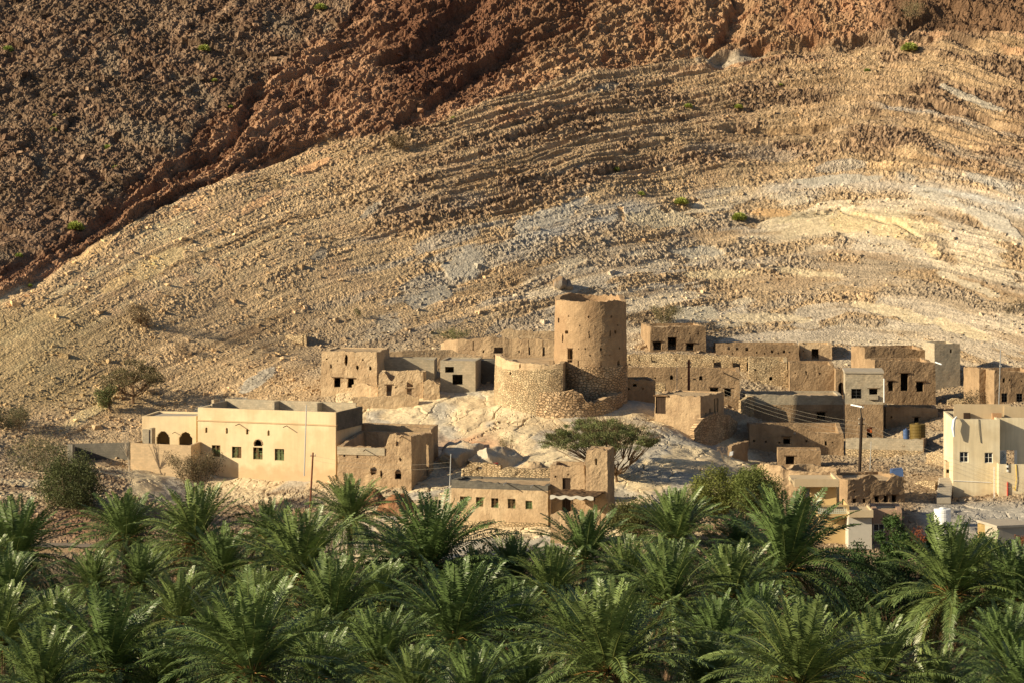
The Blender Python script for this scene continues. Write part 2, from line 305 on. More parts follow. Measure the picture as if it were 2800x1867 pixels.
M_ROCK = terrain_mat()
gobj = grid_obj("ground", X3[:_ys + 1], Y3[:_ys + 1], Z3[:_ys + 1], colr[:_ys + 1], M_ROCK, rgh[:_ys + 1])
gobj["kind"] = "structure"; gobj["label"] = "rocky ground with pale limestone knoll under the village"
mobj = grid_obj("mountain", X3[_ys:], Y3[_ys:], Z3[_ys:], colr[_ys:], M_ROCK, rgh[_ys:])
mobj["kind"] = "structure"; mobj["label"] = "rubble covered mountain slope of folded brown, red and pale rock"
# ------------------------------------------------------------------ materials
def mat(name, c, rough=.9, var=.18, scale=1.2, bump=.5, bscale=6., dist=.06, kind=None, c2=None, spec=.2, streak=0., metal=0., attr=False, trans=0., rnd=0., bs=(.4, .2), mort=None, stain=None):
    m = bpy.data.materials.new(name); m.use_nodes = True; nt = m.node_tree; L = nt.links.new
    b = nt.nodes["Principled BSDF"]; b.inputs["Roughness"].default_value = rough; b.inputs["Specular IOR Level"].default_value = spec; b.inputs["Metallic"].default_value = metal
    N = nt.nodes.new
    tc = N("ShaderNodeTexCoord"); uv = N("ShaderNodeAttribute"); uv.attribute_name = "uvm"
    n = N("ShaderNodeTexNoise"); n.inputs["Scale"].default_value = scale; n.inputs["Detail"].default_value = 7; n.inputs["Roughness"].default_value = .65
    L(tc.outputs["Object"], n.inputs["Vector"])
    def rng(src, a, b_, lo=.25, hi=.75):
        r = N("ShaderNodeMapRange"); r.inputs[1].default_value = lo; r.inputs[2].default_value = hi; r.inputs[3].default_value = a; r.inputs[4].default_value = b_
        L(src, r.inputs[0]); return r.outputs[0]
    base = N("ShaderNodeRGB"); base.outputs[0].default_value = (*c, 1); cur = base.outputs[0]
    if attr:
        a = N("ShaderNodeAttribute"); a.attribute_name = "Col"; cur = a.outputs["Color"]
    if c2:
        n2 = N("ShaderNodeTexNoise"); n2.inputs["Scale"].default_value = scale * .35; n2.inputs["Detail"].default_value = 5; L(tc.outputs["Object"], n2.inputs["Vector"])
        mx = N("ShaderNodeMix"); mx.data_type = 'RGBA'; L(rng(n2.outputs["Fac"], 0, 1, .46, .56), mx.inputs[0]); L(cur, mx.inputs[6]); mx.inputs[7].default_value = (*c2, 1); cur = mx.outputs[2]
    hgt = n.outputs["Fac"]
    if bscale:
        nb = N("ShaderNodeTexNoise"); nb.inputs["Scale"].default_value = bscale; nb.inputs["Detail"].default_value = 6; nb.inputs["Roughness"].default_value = .7
        L(tc.outputs["Object"], nb.inputs["Vector"]); hgt = nb.outputs["Fac"]
    if kind == 'stone':
        mp = N("ShaderNodeMapping"); mp.inputs["Scale"].default_value = (1 / bs[0], 1 / bs[1], 1); L(uv.outputs["Vector"], mp.inputs[0])
        ndist = N("ShaderNodeTexNoise"); ndist.inputs["Scale"].default_value = .9; L(mp.outputs[0], ndist.inputs["Vector"])
        va = N("ShaderNodeVectorMath"); va.operation = 'MULTIPLY_ADD'; L(ndist.outputs["Color"], va.inputs[0]); va.inputs[1].default_value = (.7, .7, 0); L(mp.outputs[0], va.inputs[2])
        v = N("ShaderNodeTexVoronoi"); v.voronoi_dimensions = '2D'; v.feature = 'DISTANCE_TO_EDGE'; v.inputs["Scale"].default_value = 1; L(va.outputs[0], v.inputs["Vector"])
        v2 = N("ShaderNodeTexVoronoi"); v2.voronoi_dimensions = '2D'; v2.inputs["Scale"].default_value = 1; L(va.outputs[0], v2.inputs["Vector"])
        sx = N("ShaderNodeSeparateColor"); L(v2.outputs["Color"], sx.inputs[0])
        e = rng(v.outputs["Distance"], 0, 1, .02, .16)
        m1 = N("ShaderNodeMath"); m1.operation = 'MULTIPLY'; L(rng(sx.outputs[0], .78, 1.18, 0, 1), m1.inputs[0]); L(rng(e, .68, 1, 0, 1), m1.inputs[1])
        sc = N("ShaderNodeVectorMath"); sc.operation = 'SCALE'; L(cur, sc.inputs[0]); L(m1.outputs[0], sc.inputs["Scale"]); cur = sc.outputs[0]
        m2 = N("ShaderNodeMath"); m2.operation = 'MULTIPLY_ADD'; L(hgt, m2.inputs[0]); m2.inputs[1].default_value = .5; L(e, m2.inputs[2]); hgt = m2.outputs[0]
    if kind == 'block':
        br = N("ShaderNodeTexBrick"); br.inputs["Scale"].default_value = 1; br.inputs["Brick Width"].default_value = bs[0]; br.inputs["Row Height"].default_value = bs[1]; br.inputs["Mortar Size"].default_value = .012
        br.inputs["Color1"].default_value = (1, 1, 1, 1); br.inputs["Color2"].default_value = (.95, .95, .94, 1) if mort and mort[0] > .9 else (.78, .8, .82, 1); br.inputs["Mortar"].default_value = (*(mort or (.72, .70, .66)), 1)
        L(uv.outputs["Vector"], br.inputs["Vector"])
        mm = N("ShaderNodeMix"); mm.data_type = 'RGBA'; mm.blend_type = 'MULTIPLY'; mm.inputs[0].default_value = 1; L(cur, mm.inputs[6]); L(br.outputs["Color"], mm.inputs[7]); cur = mm.outputs[2]
        m2 = N("ShaderNodeMath"); m2.operation = 'MULTIPLY_ADD'; L(br.outputs["Fac"], m2.inputs[0]); m2.inputs[1].default_value = -.4; L(hgt, m2.inputs[2]); hgt = m2.outputs[0]
    if streak:
        mp = N("ShaderNodeMapping"); mp.inputs["Scale"].default_value = (3.5, .22, 1); L(uv.outputs["Vector"], mp.inputs[0])
        ns = N("ShaderNodeTexNoise"); ns.inputs["Scale"].default_value = 1; ns.inputs["Detail"].default_value = 5; L(mp.outputs[0], ns.inputs["Vector"])
        sc = N("ShaderNodeVectorMath"); sc.operation = 'SCALE'; L(cur, sc.inputs[0]); L(rng(ns.outputs["Fac"], 1 - streak, 1 + streak * .5, .3, .65), sc.inputs["Scale"]); cur = sc.outputs[0]
        m2 = N("ShaderNodeMath"); m2.operation = 'MULTIPLY_ADD'; L(ns.outputs["Fac"], m2.inputs[0]); m2.inputs[1].default_value = .25; L(hgt, m2.inputs[2]); hgt = m2.outputs[0]
    if stain:                             # dirt splashed up from the ground, runs below the coping
        sp_ = N("ShaderNodeSeparateXYZ"); L(uv.outputs["Vector"], sp_.inputs[0]); ns = N("ShaderNodeTexNoise"); ns.inputs["Scale"].default_value = 1.1; ns.inputs["Detail"].default_value = 6; L(uv.outputs["Vector"], ns.inputs["Vector"])
        ad = N("ShaderNodeMath"); ad.operation = 'MULTIPLY_ADD'; L(ns.outputs["Fac"], ad.inputs[0]); ad.inputs[1].default_value = -2.6; L(sp_.outputs[1], ad.inputs[2])
        mx = N("ShaderNodeMix"); mx.data_type = 'RGBA'; L(rng(ad.outputs[0], .75, 0, stain[0] - 1.6, stain[0] - .6), mx.inputs[0]); L(cur, mx.inputs[6]); mx.inputs[7].default_value = (*stain[1], 1); cur = mx.outputs[2]
    sc = N("ShaderNodeVectorMath"); sc.operation = 'SCALE'; L(cur, sc.inputs[0]); L(rng(n.outputs["Fac"], 1 - var, 1 + var), sc.inputs["Scale"]); cur = sc.outputs[0]
    if rnd:
        oi = N("ShaderNodeObjectInfo"); hs = N("ShaderNodeHueSaturation")
        L(rng(oi.outputs["Random"], .5 - rnd * .1, .5 + rnd * .1, 0, 1), hs.inputs["Hue"]); L(rng(oi.outputs["Random"], 1 + rnd, 1 - rnd, 0, 1), hs.inputs["Value"])
        L(cur, hs.inputs["Color"]); cur = hs.outputs["Color"]
    L(cur, b.inputs["Base Color"])
    if bump:
        bp = N("ShaderNodeBump"); bp.inputs["Strength"].default_value = bump; bp.inputs["Distance"].default_value = dist; L(hgt, bp.inputs["Height"]); L(bp.outputs[0], b.inputs["Normal"])
    if trans:
        tr = N("ShaderNodeBsdfTranslucent"); L(cur, tr.inputs["Color"]); ms = N("ShaderNodeMixShader"); ms.inputs[0].default_value = trans
        L(b.outputs[0], ms.inputs[1]); L(tr.outputs[0], ms.inputs[2]); L(ms.outputs[0], nt.nodes["Material Output"].inputs["Surface"])
    return m
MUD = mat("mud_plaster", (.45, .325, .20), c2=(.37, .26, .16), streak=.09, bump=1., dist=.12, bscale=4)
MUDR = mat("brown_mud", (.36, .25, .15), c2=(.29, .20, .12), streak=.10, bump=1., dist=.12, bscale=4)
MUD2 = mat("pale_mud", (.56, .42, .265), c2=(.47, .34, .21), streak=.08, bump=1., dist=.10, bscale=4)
MUDT = mat("tower_mud", (.47, .325, .195), c2=(.42, .28, .165), streak=.04, bump=1., dist=.08, bscale=4.5, kind='block', bs=(.55, .13), mort=(.93, .92, .90))
RSTONE = mat("rubble_stone", (.62, .48, .30), c2=(.53, .39, .235), kind='stone', bs=(.34, .17), bump=1., dist=.12)
BSTONE = mat("big_rubble_stone", (.58, .42, .26), c2=(.50, .34, .20), kind='stone', bs=(.46, .29), bump=1., dist=.18)
BLOCK = mat("grey_concrete_block", (.44, .38, .285), c2=(.48, .40, .29), kind='block', bump=.5, dist=.03)
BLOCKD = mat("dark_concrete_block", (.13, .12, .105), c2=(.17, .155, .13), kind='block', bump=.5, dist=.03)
CREAM = mat("cream_render", (.70, .57, .37), c2=(.63, .485, .30), var=.09, bump=.5, dist=.04, streak=.05, scale=.7, stain=(2.9, (.52, .36, .21)))
CREAMB = mat("cream_block", (.62, .46, .29), kind='block', var=.08, bump=.4, dist=.03, mort=(.86, .84, .8))
NEWC = mat("cream_paint", (.72, .63, .45), c2=(.66, .56, .38), var=.08, bump=.2, dist=.02, streak=.12, scale=.8, stain=(2.4, (.50, .38, .24)))
OCHRE = mat("ochre_paint", (.52, .38, .19), var=.06, bump=.12, dist=.02, scale=.8)
GREYP = mat("pale_grey_plaster", (.52, .49, .43), var=.1, bump=.2, dist=.02, scale=1.5)
CONC = mat("concrete", (.42, .37, .30), var=.15, bump=.3, dist=.03)
EARTH = mat("earth_roof", (.50, .375, .235), c2=(.40, .29, .18), bump=.8, dist=.1, bscale=4)
REDE = mat("red_earth", (.24, .115, .055), c2=(.32, .18, .10), bump=1., dist=.15, bscale=3)
WOOD = mat("old_wood", (.13, .08, .045), var=.3, bump=.4, dist=.02, streak=.3)
DWOOD = mat("dark_wood", (.05, .032, .022), var=.3, bump=.3, dist=.02)
GREENW = mat("green_shutter", (.16, .20, .09), c2=(.16, .10, .05), var=.2, bump=.3, dist=.02, streak=.4, scale=3)
IRON = mat("iron", (.10, .10, .10), rough=.5, metal=.6, bump=0)
GALV = mat("galvanised_pole", (.50, .52, .54), rough=.45, metal=.7, var=.1, bump=0)
RUST = mat("rusty_iron", (.16, .055, .032), rough=.8, var=.3, bump=.3, dist=.01)
WHITE = mat("white_plastic", (.86, .87, .88), rough=.4, var=.05, bump=.1, dist=.01)
YELT = mat("shade_darkened_yellow", (.15, .105, .03), rough=.5, var=.15, bump=0)  # yellow plastic, its colour darkened to look shaded
BLUE = mat("blue_plastic", (.07, .12, .26), rough=.5, var=.15, bump=0)
REDP = mat("red_paint", (.45, .07, .05), rough=.5, var=.1, bump=0)
ORANGE = mat("orange_panel", (.60, .17, .05), rough=.6, var=.2, bump=0)
YEL = mat("yellow_hose", (.75, .52, .05), rough=.5, bump=0)
GLASS = mat("dark_glass", (.03, .035, .045), rough=.15, var=.1, bump=0, spec=.5)
WFRAME = mat("white_paint", (.78, .76, .70), rough=.5, var=.08, bump=0)
LATT = mat("pale_green_block", (.50, .56, .50), var=.1, bump=.1, dist=.01)
CABLE = mat("cable", (.30, .27, .22), rough=.6, bump=0)
BLACK = mat("black_cable", (.03, .03, .03), rough=.6, bump=0)
BARK = mat("bark", (.16, .105, .065), var=.3, bump=.8, dist=.04, bscale=12)
TWIG = mat("dry_twig", (.26, .19, .125), var=.25, bump=0)
PTRUNK = mat("palm_trunk", (.20, .13, .08), var=.35, bump=1., dist=.1, bscale=9)
LEAF = mat("leaf", (.1, .1, .1), rough=.6, var=.15, attr=True, bump=0, trans=.2, rnd=.15, scale=.5)
FROND = mat("palm_frond", (.1, .1, .1), rough=.42, var=.10, attr=True, bump=0, trans=.10, rnd=.12, spec=.5, scale=.4)
ROCKM = mat("boulder_rock", (.36, .25, .155), c2=(.28, .24, .20), bump=1., dist=.2, bscale=2.5)
# ------------------------------------------------------------------ mesh builder
class MB:
    def __init__(s): s.v = []; s.f = []; s.m = []; s.u = []; s.c = []; s.n = 0
    def add(s, V, F, mi=0, U=None, Cc=None):
        V = np.asarray(V, float).reshape(-1, 3); o = s.n
        s.v.append(V); s.n += len(V)
        s.u.append(np.zeros((len(V), 3)) if U is None else np.asarray(U, float)); s.c.append(np.tile([[.1, .1, .1]], (len(V), 1)) if Cc is None else np.asarray(Cc, float))
        F = np.asarray(F); s.f.append((F + o)); s.m.append(np.full(len(F), mi) if np.isscalar(mi) else np.asarray(mi))
    def build(s, name, mats, parent=None, smooth=False, color=False, origin=None):
        me = bpy.data.meshes.new(name); V = np.concatenate(s.v)
        org = np.array(origin if origin is not None else (parent['_o'] if parent is not None else (0, 0, 0)), float)
        me.vertices.add(len(V)); me.vertices.foreach_set("co", (V - org).astype(np.float32).ravel())
        cnt = np.concatenate([np.full(len(f), f.shape[1]) for f in s.f]); idx = np.concatenate([f.ravel() for f in s.f])
        me.loops.add(len(idx)); me.loops.foreach_set("vertex_index", idx.astype(np.int32))
        me.polygons.add(len(cnt)); me.polygons.foreach_set("loop_start", np.concatenate([[0], np.cumsum(cnt)[:-1]]).astype(np.int32))
        me.polygons.foreach_set("material_index", np.concatenate(s.m).astype(np.int32))
        me.polygons.foreach_set("use_smooth", np.full(len(cnt), bool(smooth)))
        me.update(calc_edges=True)
        a = me.attributes.new("uvm", 'FLOAT_VECTOR', 'POINT'); a.data.foreach_set("vector", np.concatenate(s.u).astype(np.float32).ravel())
        if color:
            a = me.color_attributes.new("Col", 'FLOAT_COLOR', 'POINT'); cc = np.concatenate(s.c)
            a.data.foreach_set("color", np.concatenate([cc, np.full((len(cc), 1), .6)], 1).astype(np.float32).ravel())
        for m in (mats if isinstance(mats, (list, tuple)) else [mats]): me.materials.append(m)
        o = bpy.data.objects.new(name, me); col.objects.link(o)
        o['_o'] = tuple(float(t) for t in org)
        if parent is not None: o.parent = parent
        else: o.location = org
        return o
    # plain shapes
    def box(s, o, ax, ay, az, mi=0):      # corner o and three edge vectors
        o, ax, ay, az = (np.array(t, float) for t in (o, ax, ay, az))
        V = [o, o + ax, o + ax + ay, o + ay, o + az, o + ax + az, o + ax + ay + az, o + ay + az]
        la, lb, lc = (np.linalg.norm(t) for t in (ax, ay, az))
        U = [(0, 0, 0), (la, 0, 0), (la + lb, 0, 0), (lb, 0, 0), (0, lc, 0), (la, lc, 0), (la + lb, lc, 0), (lb, lc, 0)]
        s.add(V, [(0, 1, 5, 4), (1, 2, 6, 5), (2, 3, 7, 6), (3, 0, 4, 7), (4, 5, 6, 7), (3, 2, 1, 0)], mi, U)
    def tube(s, pts, r, n=6, mi=0, cc=None):
        P = np.array(pts, float); r = np.ones(len(P)) * r if np.isscalar(r) else np.array(r, float)
        T = np.gradient(P, axis=0); T /= np.linalg.norm(T, axis=1)[:, None] + 1e-9
        ref = np.array([0, 0, 1.]) if abs(T[0][2]) < .8 else np.array([1., 0, 0])
        A = np.cross(T, ref); A /= np.linalg.norm(A, axis=1)[:, None] + 1e-9; B = np.cross(T, A)
        a = np.arange(n) / n * 2 * math.pi
        V = P[:, None] + r[:, None, None] * (A[:, None] * np.cos(a)[None, :, None] + B[:, None] * np.sin(a)[None, :, None])
        k = len(P); i = np.arange(k * n).reshape(k, n); j = np.roll(i, -1, 1)
        F = np.stack([i[:-1], j[:-1], j[1:], i[1:]], -1).reshape(-1, 4)
        U = np.stack([np.tile(a, k), np.repeat(np.arange(k), n), np.zeros(k * n)], -1)
        CC = None if cc is None else np.tile([cc], (k * n, 1))
        s.add(V.reshape(-1, 3), F, mi, U, CC)
        s.add(V[[0, -1]].reshape(-1, 3), [list(range(n))[::-1], list(range(n, 2 * n))], mi, None, None if cc is None else np.tile([cc], (2 * n, 1)))
def warp(V, amp, sc=.9):                 # one displacement field for all mud surfaces: shared corners stay shut
    if not amp: return V
    x, y, z = V[:, 0] / sc, V[:, 1] / sc, V[:, 2] / sc
    o = np.stack([vn3(x, y, z, 1) + .5 * vn3(x * 3, y * 3, z * 3, 4), vn3(x, y, z, 2) + .5 * vn3(x * 3, y * 3, z * 3, 5), .5 * vn3(x, y, z, 3) + .3 * vn3(x * 3, y * 3, z * 3, 6)], -1)
    o2 = np.stack([vn3(x * 9, y * 9, z * 9, 7), vn3(x * 9, y * 9, z * 9, 8), .4 * vn3(x * 9, y * 9, z * 9, 9)], -1)
    return V + o * amp * .8 + o2 * amp * .35
def cuts(a, b, edges, cell, fine=()):
    n = max(1, int(round((b - a) / cell))); L = list(np.linspace(a, b, n + 1))
    E = sorted(set([a, b] + [e for e in edges if a < e < b]))
    L = [x for x in L if min(abs(x - e) for e in E) > cell * .35] + E
    for f0, f1, st in fine: L = [x for x in L if not (f0 < x < f1)] + list(np.arange(f0 + st, f1 - st * .4, st))
    return np.array(sorted(set(np.round(L, 5))))
def panel(mb, f, W, H, th, holes=(), cell=.32, prof=None, mi=0, amp=.05, v0=0., u0=0.):
    """wall sheet with real openings; f(u, v, w) -> places; holes: (ua, ub, va, vb, shape)"""
    eu = []; ev = []; fu = []; fv = []
    for h in holes:
        eu += [h[0], h[1]]; ev += [h[2], h[3]]
        if h[4] != 'r': st = max(.05, (h[1] - h[0]) / 12); fu.append((h[0], h[1], st)); fv.append((h[2], h[3], st))
    us = cuts(u0, W, eu, cell, fu); vs = cuts(v0, H, ev, cell, fv)
    U, V = np.meshgrid(us, vs); uc = (us[:-1] + us[1:]) / 2; vc = (vs[:-1] + vs[1:]) / 2; UC, VC = np.meshgrid(uc, vc)
    sol = np.ones(UC.shape, bool)
    for (a, b, c, d, sh, *_) in holes:
        ins = (UC > a) & (UC < b) & (VC > c) & (VC < d)
        if sh == 'a':                     # pointed-round arch
            hw = (b - a) / 2; t = np.abs(UC - (a + b) / 2) / hw; top = d - hw * 1.0 * t ** 2.2 * .95; ins &= VC < top
        if sh == 'b':
            ins &= (((UC - (a + b) / 2) / ((b - a) / 2)) ** 2 + ((VC - (c + d) / 2) / ((d - c) / 2)) ** 2 + .35 * vn2(UC * 5, VC * 5, 9)) < 1
        sol &= ~ins
    lock = max([h[3] for h in holes] + [v0 + .3 * (H - v0)])
    lock = min(lock, H - .05)
    if prof is not None:
        top = np.interp(us, [p[0] for p in prof], [p[1] for p in prof]) + ((.08 * vn2(us * 1.2, us * 0, 13) + .16 * (hsh(np.floor(us / .42), 3, 0, int(abs(W) * 50)) - .5) + .05 * vn2(us * 6, us * 0, 14)) * min(1, amp / .05) if amp else 0)
        lk = np.minimum(lock, top - .05)
        Vt = np.where(V <= lk[None, :], V, lk[None, :] + (V - lk[None, :]) * (top[None, :] - lk[None, :]) / (H - lk[None, :]))
    else: Vt = V
    nu, nv = len(us), len(vs); N = nu * nv
    Fp = warp(f(U.ravel(), Vt.ravel(), np.zeros(N)), amp); Bp = warp(f(U.ravel(), Vt.ravel(), np.full(N, th)), amp)
    UV = np.stack([U.ravel(), Vt.ravel(), np.zeros(N)], -1)
    i = np.arange(N).reshape(nv, nu); q = np.stack([i[:-1, :-1], i[:-1, 1:], i[1:, 1:], i[1:, :-1]], -1)[sol]
    Fs = [q, q[:, ::-1] + N]
    pad = np.zeros((sol.shape[0] + 2, sol.shape[1] + 2), bool); pad[1:-1, 1:-1] = sol
    dv = pad[1:-1, 1:] != pad[1:-1, :-1]; jj, ii = np.nonzero(dv); a = i[jj, ii]; b = i[jj + 1, ii]; Fs.append(np.stack([a, b, b + N, a + N], -1))
    dh = pad[1:, 1:-1] != pad[:-1, 1:-1]; jj, ii = np.nonzero(dh); a = i[jj, ii]; b = i[jj, ii + 1]; Fs.append(np.stack([a, b, b + N, a + N], -1))
    mb.add(np.concatenate([Fp, Bp]), np.concatenate(Fs), mi, np.concatenate([UV, UV + [.13, .07, 0]]))
def thing(name, label, cat, loc, group=None):
    o = bpy.data.objects.new(name, None); col.objects.link(o); o.location = loc; o.empty_display_size = .5
    o['label'] = label; o['category'] = cat; o['_o'] = tuple(float(v) for v in loc)
    if group: o['group'] = group
    return o
def tag(o, label, cat, group=None):
    o['label'] = label; o['category'] = cat
    if group: o['group'] = group
    return o
class Fr:                                 # a wall line: left end pixel, distance, rotation (right end nearer if positive)
    def __init__(s, px, Y, rot):
        s.x0 = (px - 1400) / FP * Y; s.y0 = Y; s.c = math.cos(R(rot)); s.s = math.sin(R(rot))
        s.U = np.array([s.c, -s.s, 0]); s.I = np.array([s.s, s.c, 0])
    def u(s, px, w=0):
        k = (px - 1400) / FP; x0 = s.x0 + s.s * w; y0 = s.y0 + s.c * w
        return (k * y0 - x0) / (s.c + k * s.s)
    def z(s, py, u, w=0): return ZC - (py - HY) / FP * (s.y0 - s.s * u + s.c * w)
    def P(s, u, w, z): return np.array([s.x0, s.y0, 0]) + s.U * u + s.I * w + np.array([0, 0, z])
def fill(root, fr, zb, h, kind, name='window'):
    """shutters, bars, doors set inside an opening"""
    a, b, c, d = h[:4]; o = lambda u, w, v: fr.P(u, w, zb + v)
    Z = np.array([0, 0, 1.]); W_ = b - a; Hh = d - c; e = min(.07, W_ * .1)
    mb = MB(); fm = {'s': GREENW, 'd': DWOOD, 'w': WOOD, 'g': IRON, 'm': WFRAME, 'p': WOOD}[kind]
    for (x, w_, y, hh) in ((a, e, c, Hh), (b - e, e, c, Hh), (a + e, W_ - 2 * e, c, e), (a + e, W_ - 2 * e, d - e, e)):
        mb.box(o(x, .12, y), fr.U * w_, fr.I * .08, Z * hh)
    if kind in 'sg':
        mb.box(o((a + b) / 2 - e / 2, .125, c + e), fr.U * e, fr.I * .06, Z * (Hh - 2 * e))
        for t in (.33, .66): mb.box(o(a + e, .13, c + Hh * t), fr.U * (W_ - 2 * e), fr.I * .05, Z * e * .6)
    if kind == 'm': mb.box(o((a + b) / 2 - e / 3, .125, c + e), fr.U * e * .7, fr.I * .06, Z * (Hh - 2 * e)); mb.box(o(a + e, .13, (c + d) / 2), fr.U * (W_ - 2 * e), fr.I * .05, Z * e * .7)
    f = mb.build(name, fm, root)
    if kind in 'sdmw':
        mb = MB(); n = 1 if kind == 'm' else max(2, int(W_ / .22)); g = (W_ - 2 * e) / n
        for k in range(n): mb.box(o(a + e + k * g + .01, .19 + .02 * (k % 2), c + e), fr.U * (g - .02), fr.I * .03, Z * (Hh - 2 * e) * (1 if kind != 's' or hsh(k, int(a * 9)) > .3 else .55))
        mb.build('pane' if kind == 'm' else 'shutter' if kind == 's' else 'door_leaf', GLASS if kind == 'm' else fm, f)
    return f
def house(name, label, cat, l, r, Y, rot, top, base, depth, m=None, holes=(), th=.45, amp=.05, cell=.24, roof=.5, roofm=None, rise=0., shol=(), lhol=(), batter=.012, skirt=1.6,
          bands=(), cornice=None, backtop=0., ext=0., group=None, back=True, sides=(1, 1), bhol=()):
    """building from its front wall: left/right pixel columns, top outline (number or pixel list), base row, depth in metres"""
    m = m or MUD; fr = Fr(l, Y, rot); W = fr.u(r)
    if not isinstance(top, (list, tuple)): top = [(l, top), (r, top)] if False else None or [(l, top)]
    zb = fr.z(base, 0) - skirt
    if len(top) == 1 and amp > .04: top = [(l, top[0][1]), (l + 3, top[0][1])]
    if len(top) == 1: H = fr.z(top[0][1], 0) - zb; prof = None
    else:
        pr = [(fr.u(p[0]), fr.z(p[1], fr.u(p[0])) - zb) for p in top]; H = max(p[1] for p in pr); prof = pr
    ctr = fr.P(W / 2, depth / 2, 0)[:2]
    root = thing(name, label, cat, (float(ctr[0]), float(ctr[1]), zb + skirt), group)
    def loc(u, w, v):
        k = 1 - batter * np.asarray(v) / max(W, depth) * 2
        uu = W / 2 + (u - W / 2) * k; ww = depth / 2 + (w - depth / 2) * k
        V = np.array([fr.x0, fr.y0, zb])[None] + uu[:, None] * fr.U + ww[:, None] * fr.I
        V[:, 2] += v; return V
    HH = []
    for h in holes:
        a, b = fr.u(h[0]), fr.u(h[1]); uc = (a + b) / 2
        HH.append((a, b, fr.z(h[3], uc) - zb, fr.z(h[2], uc) - zb, h[4] if len(h) > 4 else 'r', h[5] if len(h) > 5 else ''))
    if amp >= .05 and W > 3.2:            # putlog holes under the roof line
        rq = random.Random(int(l * 7 + r)); ht_ = min([p[1] for p in prof]) if prof else H
        for k in range(int(W / 1.5)):
            u_ = .7 + k * 1.5 + rq.uniform(-.3, .3); v_ = ht_ - rq.uniform(.75, 1.05); s_h = rq.uniform(.07, .12)
            if u_ < W - .6 and rq.random() < .7 and all(not (h[0] - .4 < u_ < h[1] + .4 and h[2] - .3 < v_ < h[3] + .35) for h in HH): HH.append((u_ - s_h, u_ + s_h, v_ - s_h, v_ + s_h, 'r', 'x'))
    mb = MB()
    mats = [m] if not isinstance(m, (list, tuple)) else list(m)
    hL = prof[0][1] if prof else H; hR = prof[-1][1] if prof else H; hB = max(hL, hR) * 0 + (H if not prof else (hL + hR) / 2) + backtop
    def band(fn, W2, H2, holes2, prof2, u0=0.):
        vs = [0.] + [b[0] for b in bz] + [H2]
        for k in range(len(vs) - 1):
            if vs[k + 1] <= vs[k]: continue
            last = k == len(vs) - 2
            hs = [(h[0], h[1], max(h[2], vs[k]), min(h[3], vs[k + 1]), h[4] if h[2] >= vs[k] - .01 and h[3] <= vs[k + 1] + .01 else 'r') for h in holes2 if h[3] > vs[k] + .02 and h[2] < vs[k + 1] - .02]
            panel(mb, fn, W2, vs[k + 1], th, hs, cell, prof2 if last else None, bi[k], amp, v0=vs[k], u0=u0)
    bz = []; bi = [0]
    for (py, mm) in bands:                 # list from the bottom up: (row where the lower material ends, material above)
        bz.append((fr.z(py, 0) - zb,)); mats.append(mm); bi.append(len(mats) - 1)
    band(lambda u, v, w: loc(u, w, v), W, H, HH, prof)
    sp = lambda a, b, L_: [(0, a), (L_, b)] if prof or backtop else None
    D2 = depth - 2 * th
    Hs = max(hR, hB, hL)
    if sides[1]: band(lambda u, v, w: loc(W - w, th + u, v), D2, Hs if (prof or backtop) else H, [tuple(h) if len(h) > 4 else tuple(h) + ('r',) for h in shol], sp(hR, hB, D2))
    if sides[0]: band(lambda u, v, w: loc(w, th + u, v), D2, Hs if (prof or backtop) else H, [tuple(h) if len(h) > 4 else tuple(h) + ('r',) for h in lhol], sp(hL, hB, D2))
    if back: band(lambda u, v, w: loc(u, depth - w, v), W, hB, [tuple(h) + ('r',) for h in bhol], None)
    mb.build('wall', mats, root)
    zt = min([hL, hR, hB] if prof else [H, hB])
    if roof is not None:
        rb = MB(); n = max(2, int((W - 2 * th) / .8)); k = max(2, int(D2 / .8)); us = np.linspace(th, W - th, n); ws = np.linspace(th, depth - th, k); Ug, Wg = np.meshgrid(us, ws)
        v = zt - roof + rise
        if roof <= 0: us = np.linspace(-ext, W + ext, n); ws = np.linspace(-ext, depth + ext, k); Ug, Wg = np.meshgrid(us, ws)
        T = loc(Ug.ravel(), Wg.ravel(), np.full(Ug.size, v)); B = loc(Ug.ravel(), Wg.ravel(), np.full(Ug.size, v - .22))
        if roof <= 0: T[:, 2] += .22; B[:, 2] += .22 - .005
        T = warp(T, amp); B = warp(B, amp)
        i = np.arange(Ug.size).reshape(Ug.shape); q = np.stack([i[:-1, :-1], i[:-1, 1:], i[1:, 1:], i[1:, :-1]], -1).reshape(-1, 4); N = Ug.size
        ed = np.concatenate([i[0], i[1:, -1], i[-1, :-1][::-1], i[:-1, 0][::-1]]); e2 = np.roll(ed, -1)
        rb.add(np.concatenate([T, B]), np.concatenate([q, q[:, ::-1] + N, np.stack([ed, e2, e2 + N, ed + N], -1)]), 0, np.concatenate([np.stack([Ug.ravel(), Wg.ravel(), 0 * Ug.ravel()], -1)] * 2))
        rb.build('roof', roofm or (EARTH if amp else CONC), root)
    if cornice:
        cb = MB(); vc = fr.z(cornice, 0) - zb; pj = .09
        cb.box(fr.P(-pj, -pj, zb + vc - .14), fr.U * (W + 2 * pj), fr.I * (pj + .02), (0, 0, .14)); cb.box(fr.P(W - .02, .02, zb + vc - .139), fr.U * (pj + .02), fr.I * (depth - .02), (0, 0, .138))
        cb.build('cornice', mats[0], root)
    for h in HH:
        if not h[5] and h[4] == 'r' and h[1] - h[0] > .45 and amp >= .03:
            lb = MB(); uc = (h[0] + h[1]) / 2; lb.box(fr.P(h[0] - .22, -.035, zb + h[3] + .0), fr.U * (h[1] - h[0] + .44), fr.I * .3, (0, 0, .1)); lb.build('lintel', WOOD, root)
        if h[5] and h[5] != 'x': fill(root, fr, zb, h, h[5], 'door' if h[5] in 'dp' else 'window')

    return root, fr, zb, W, H
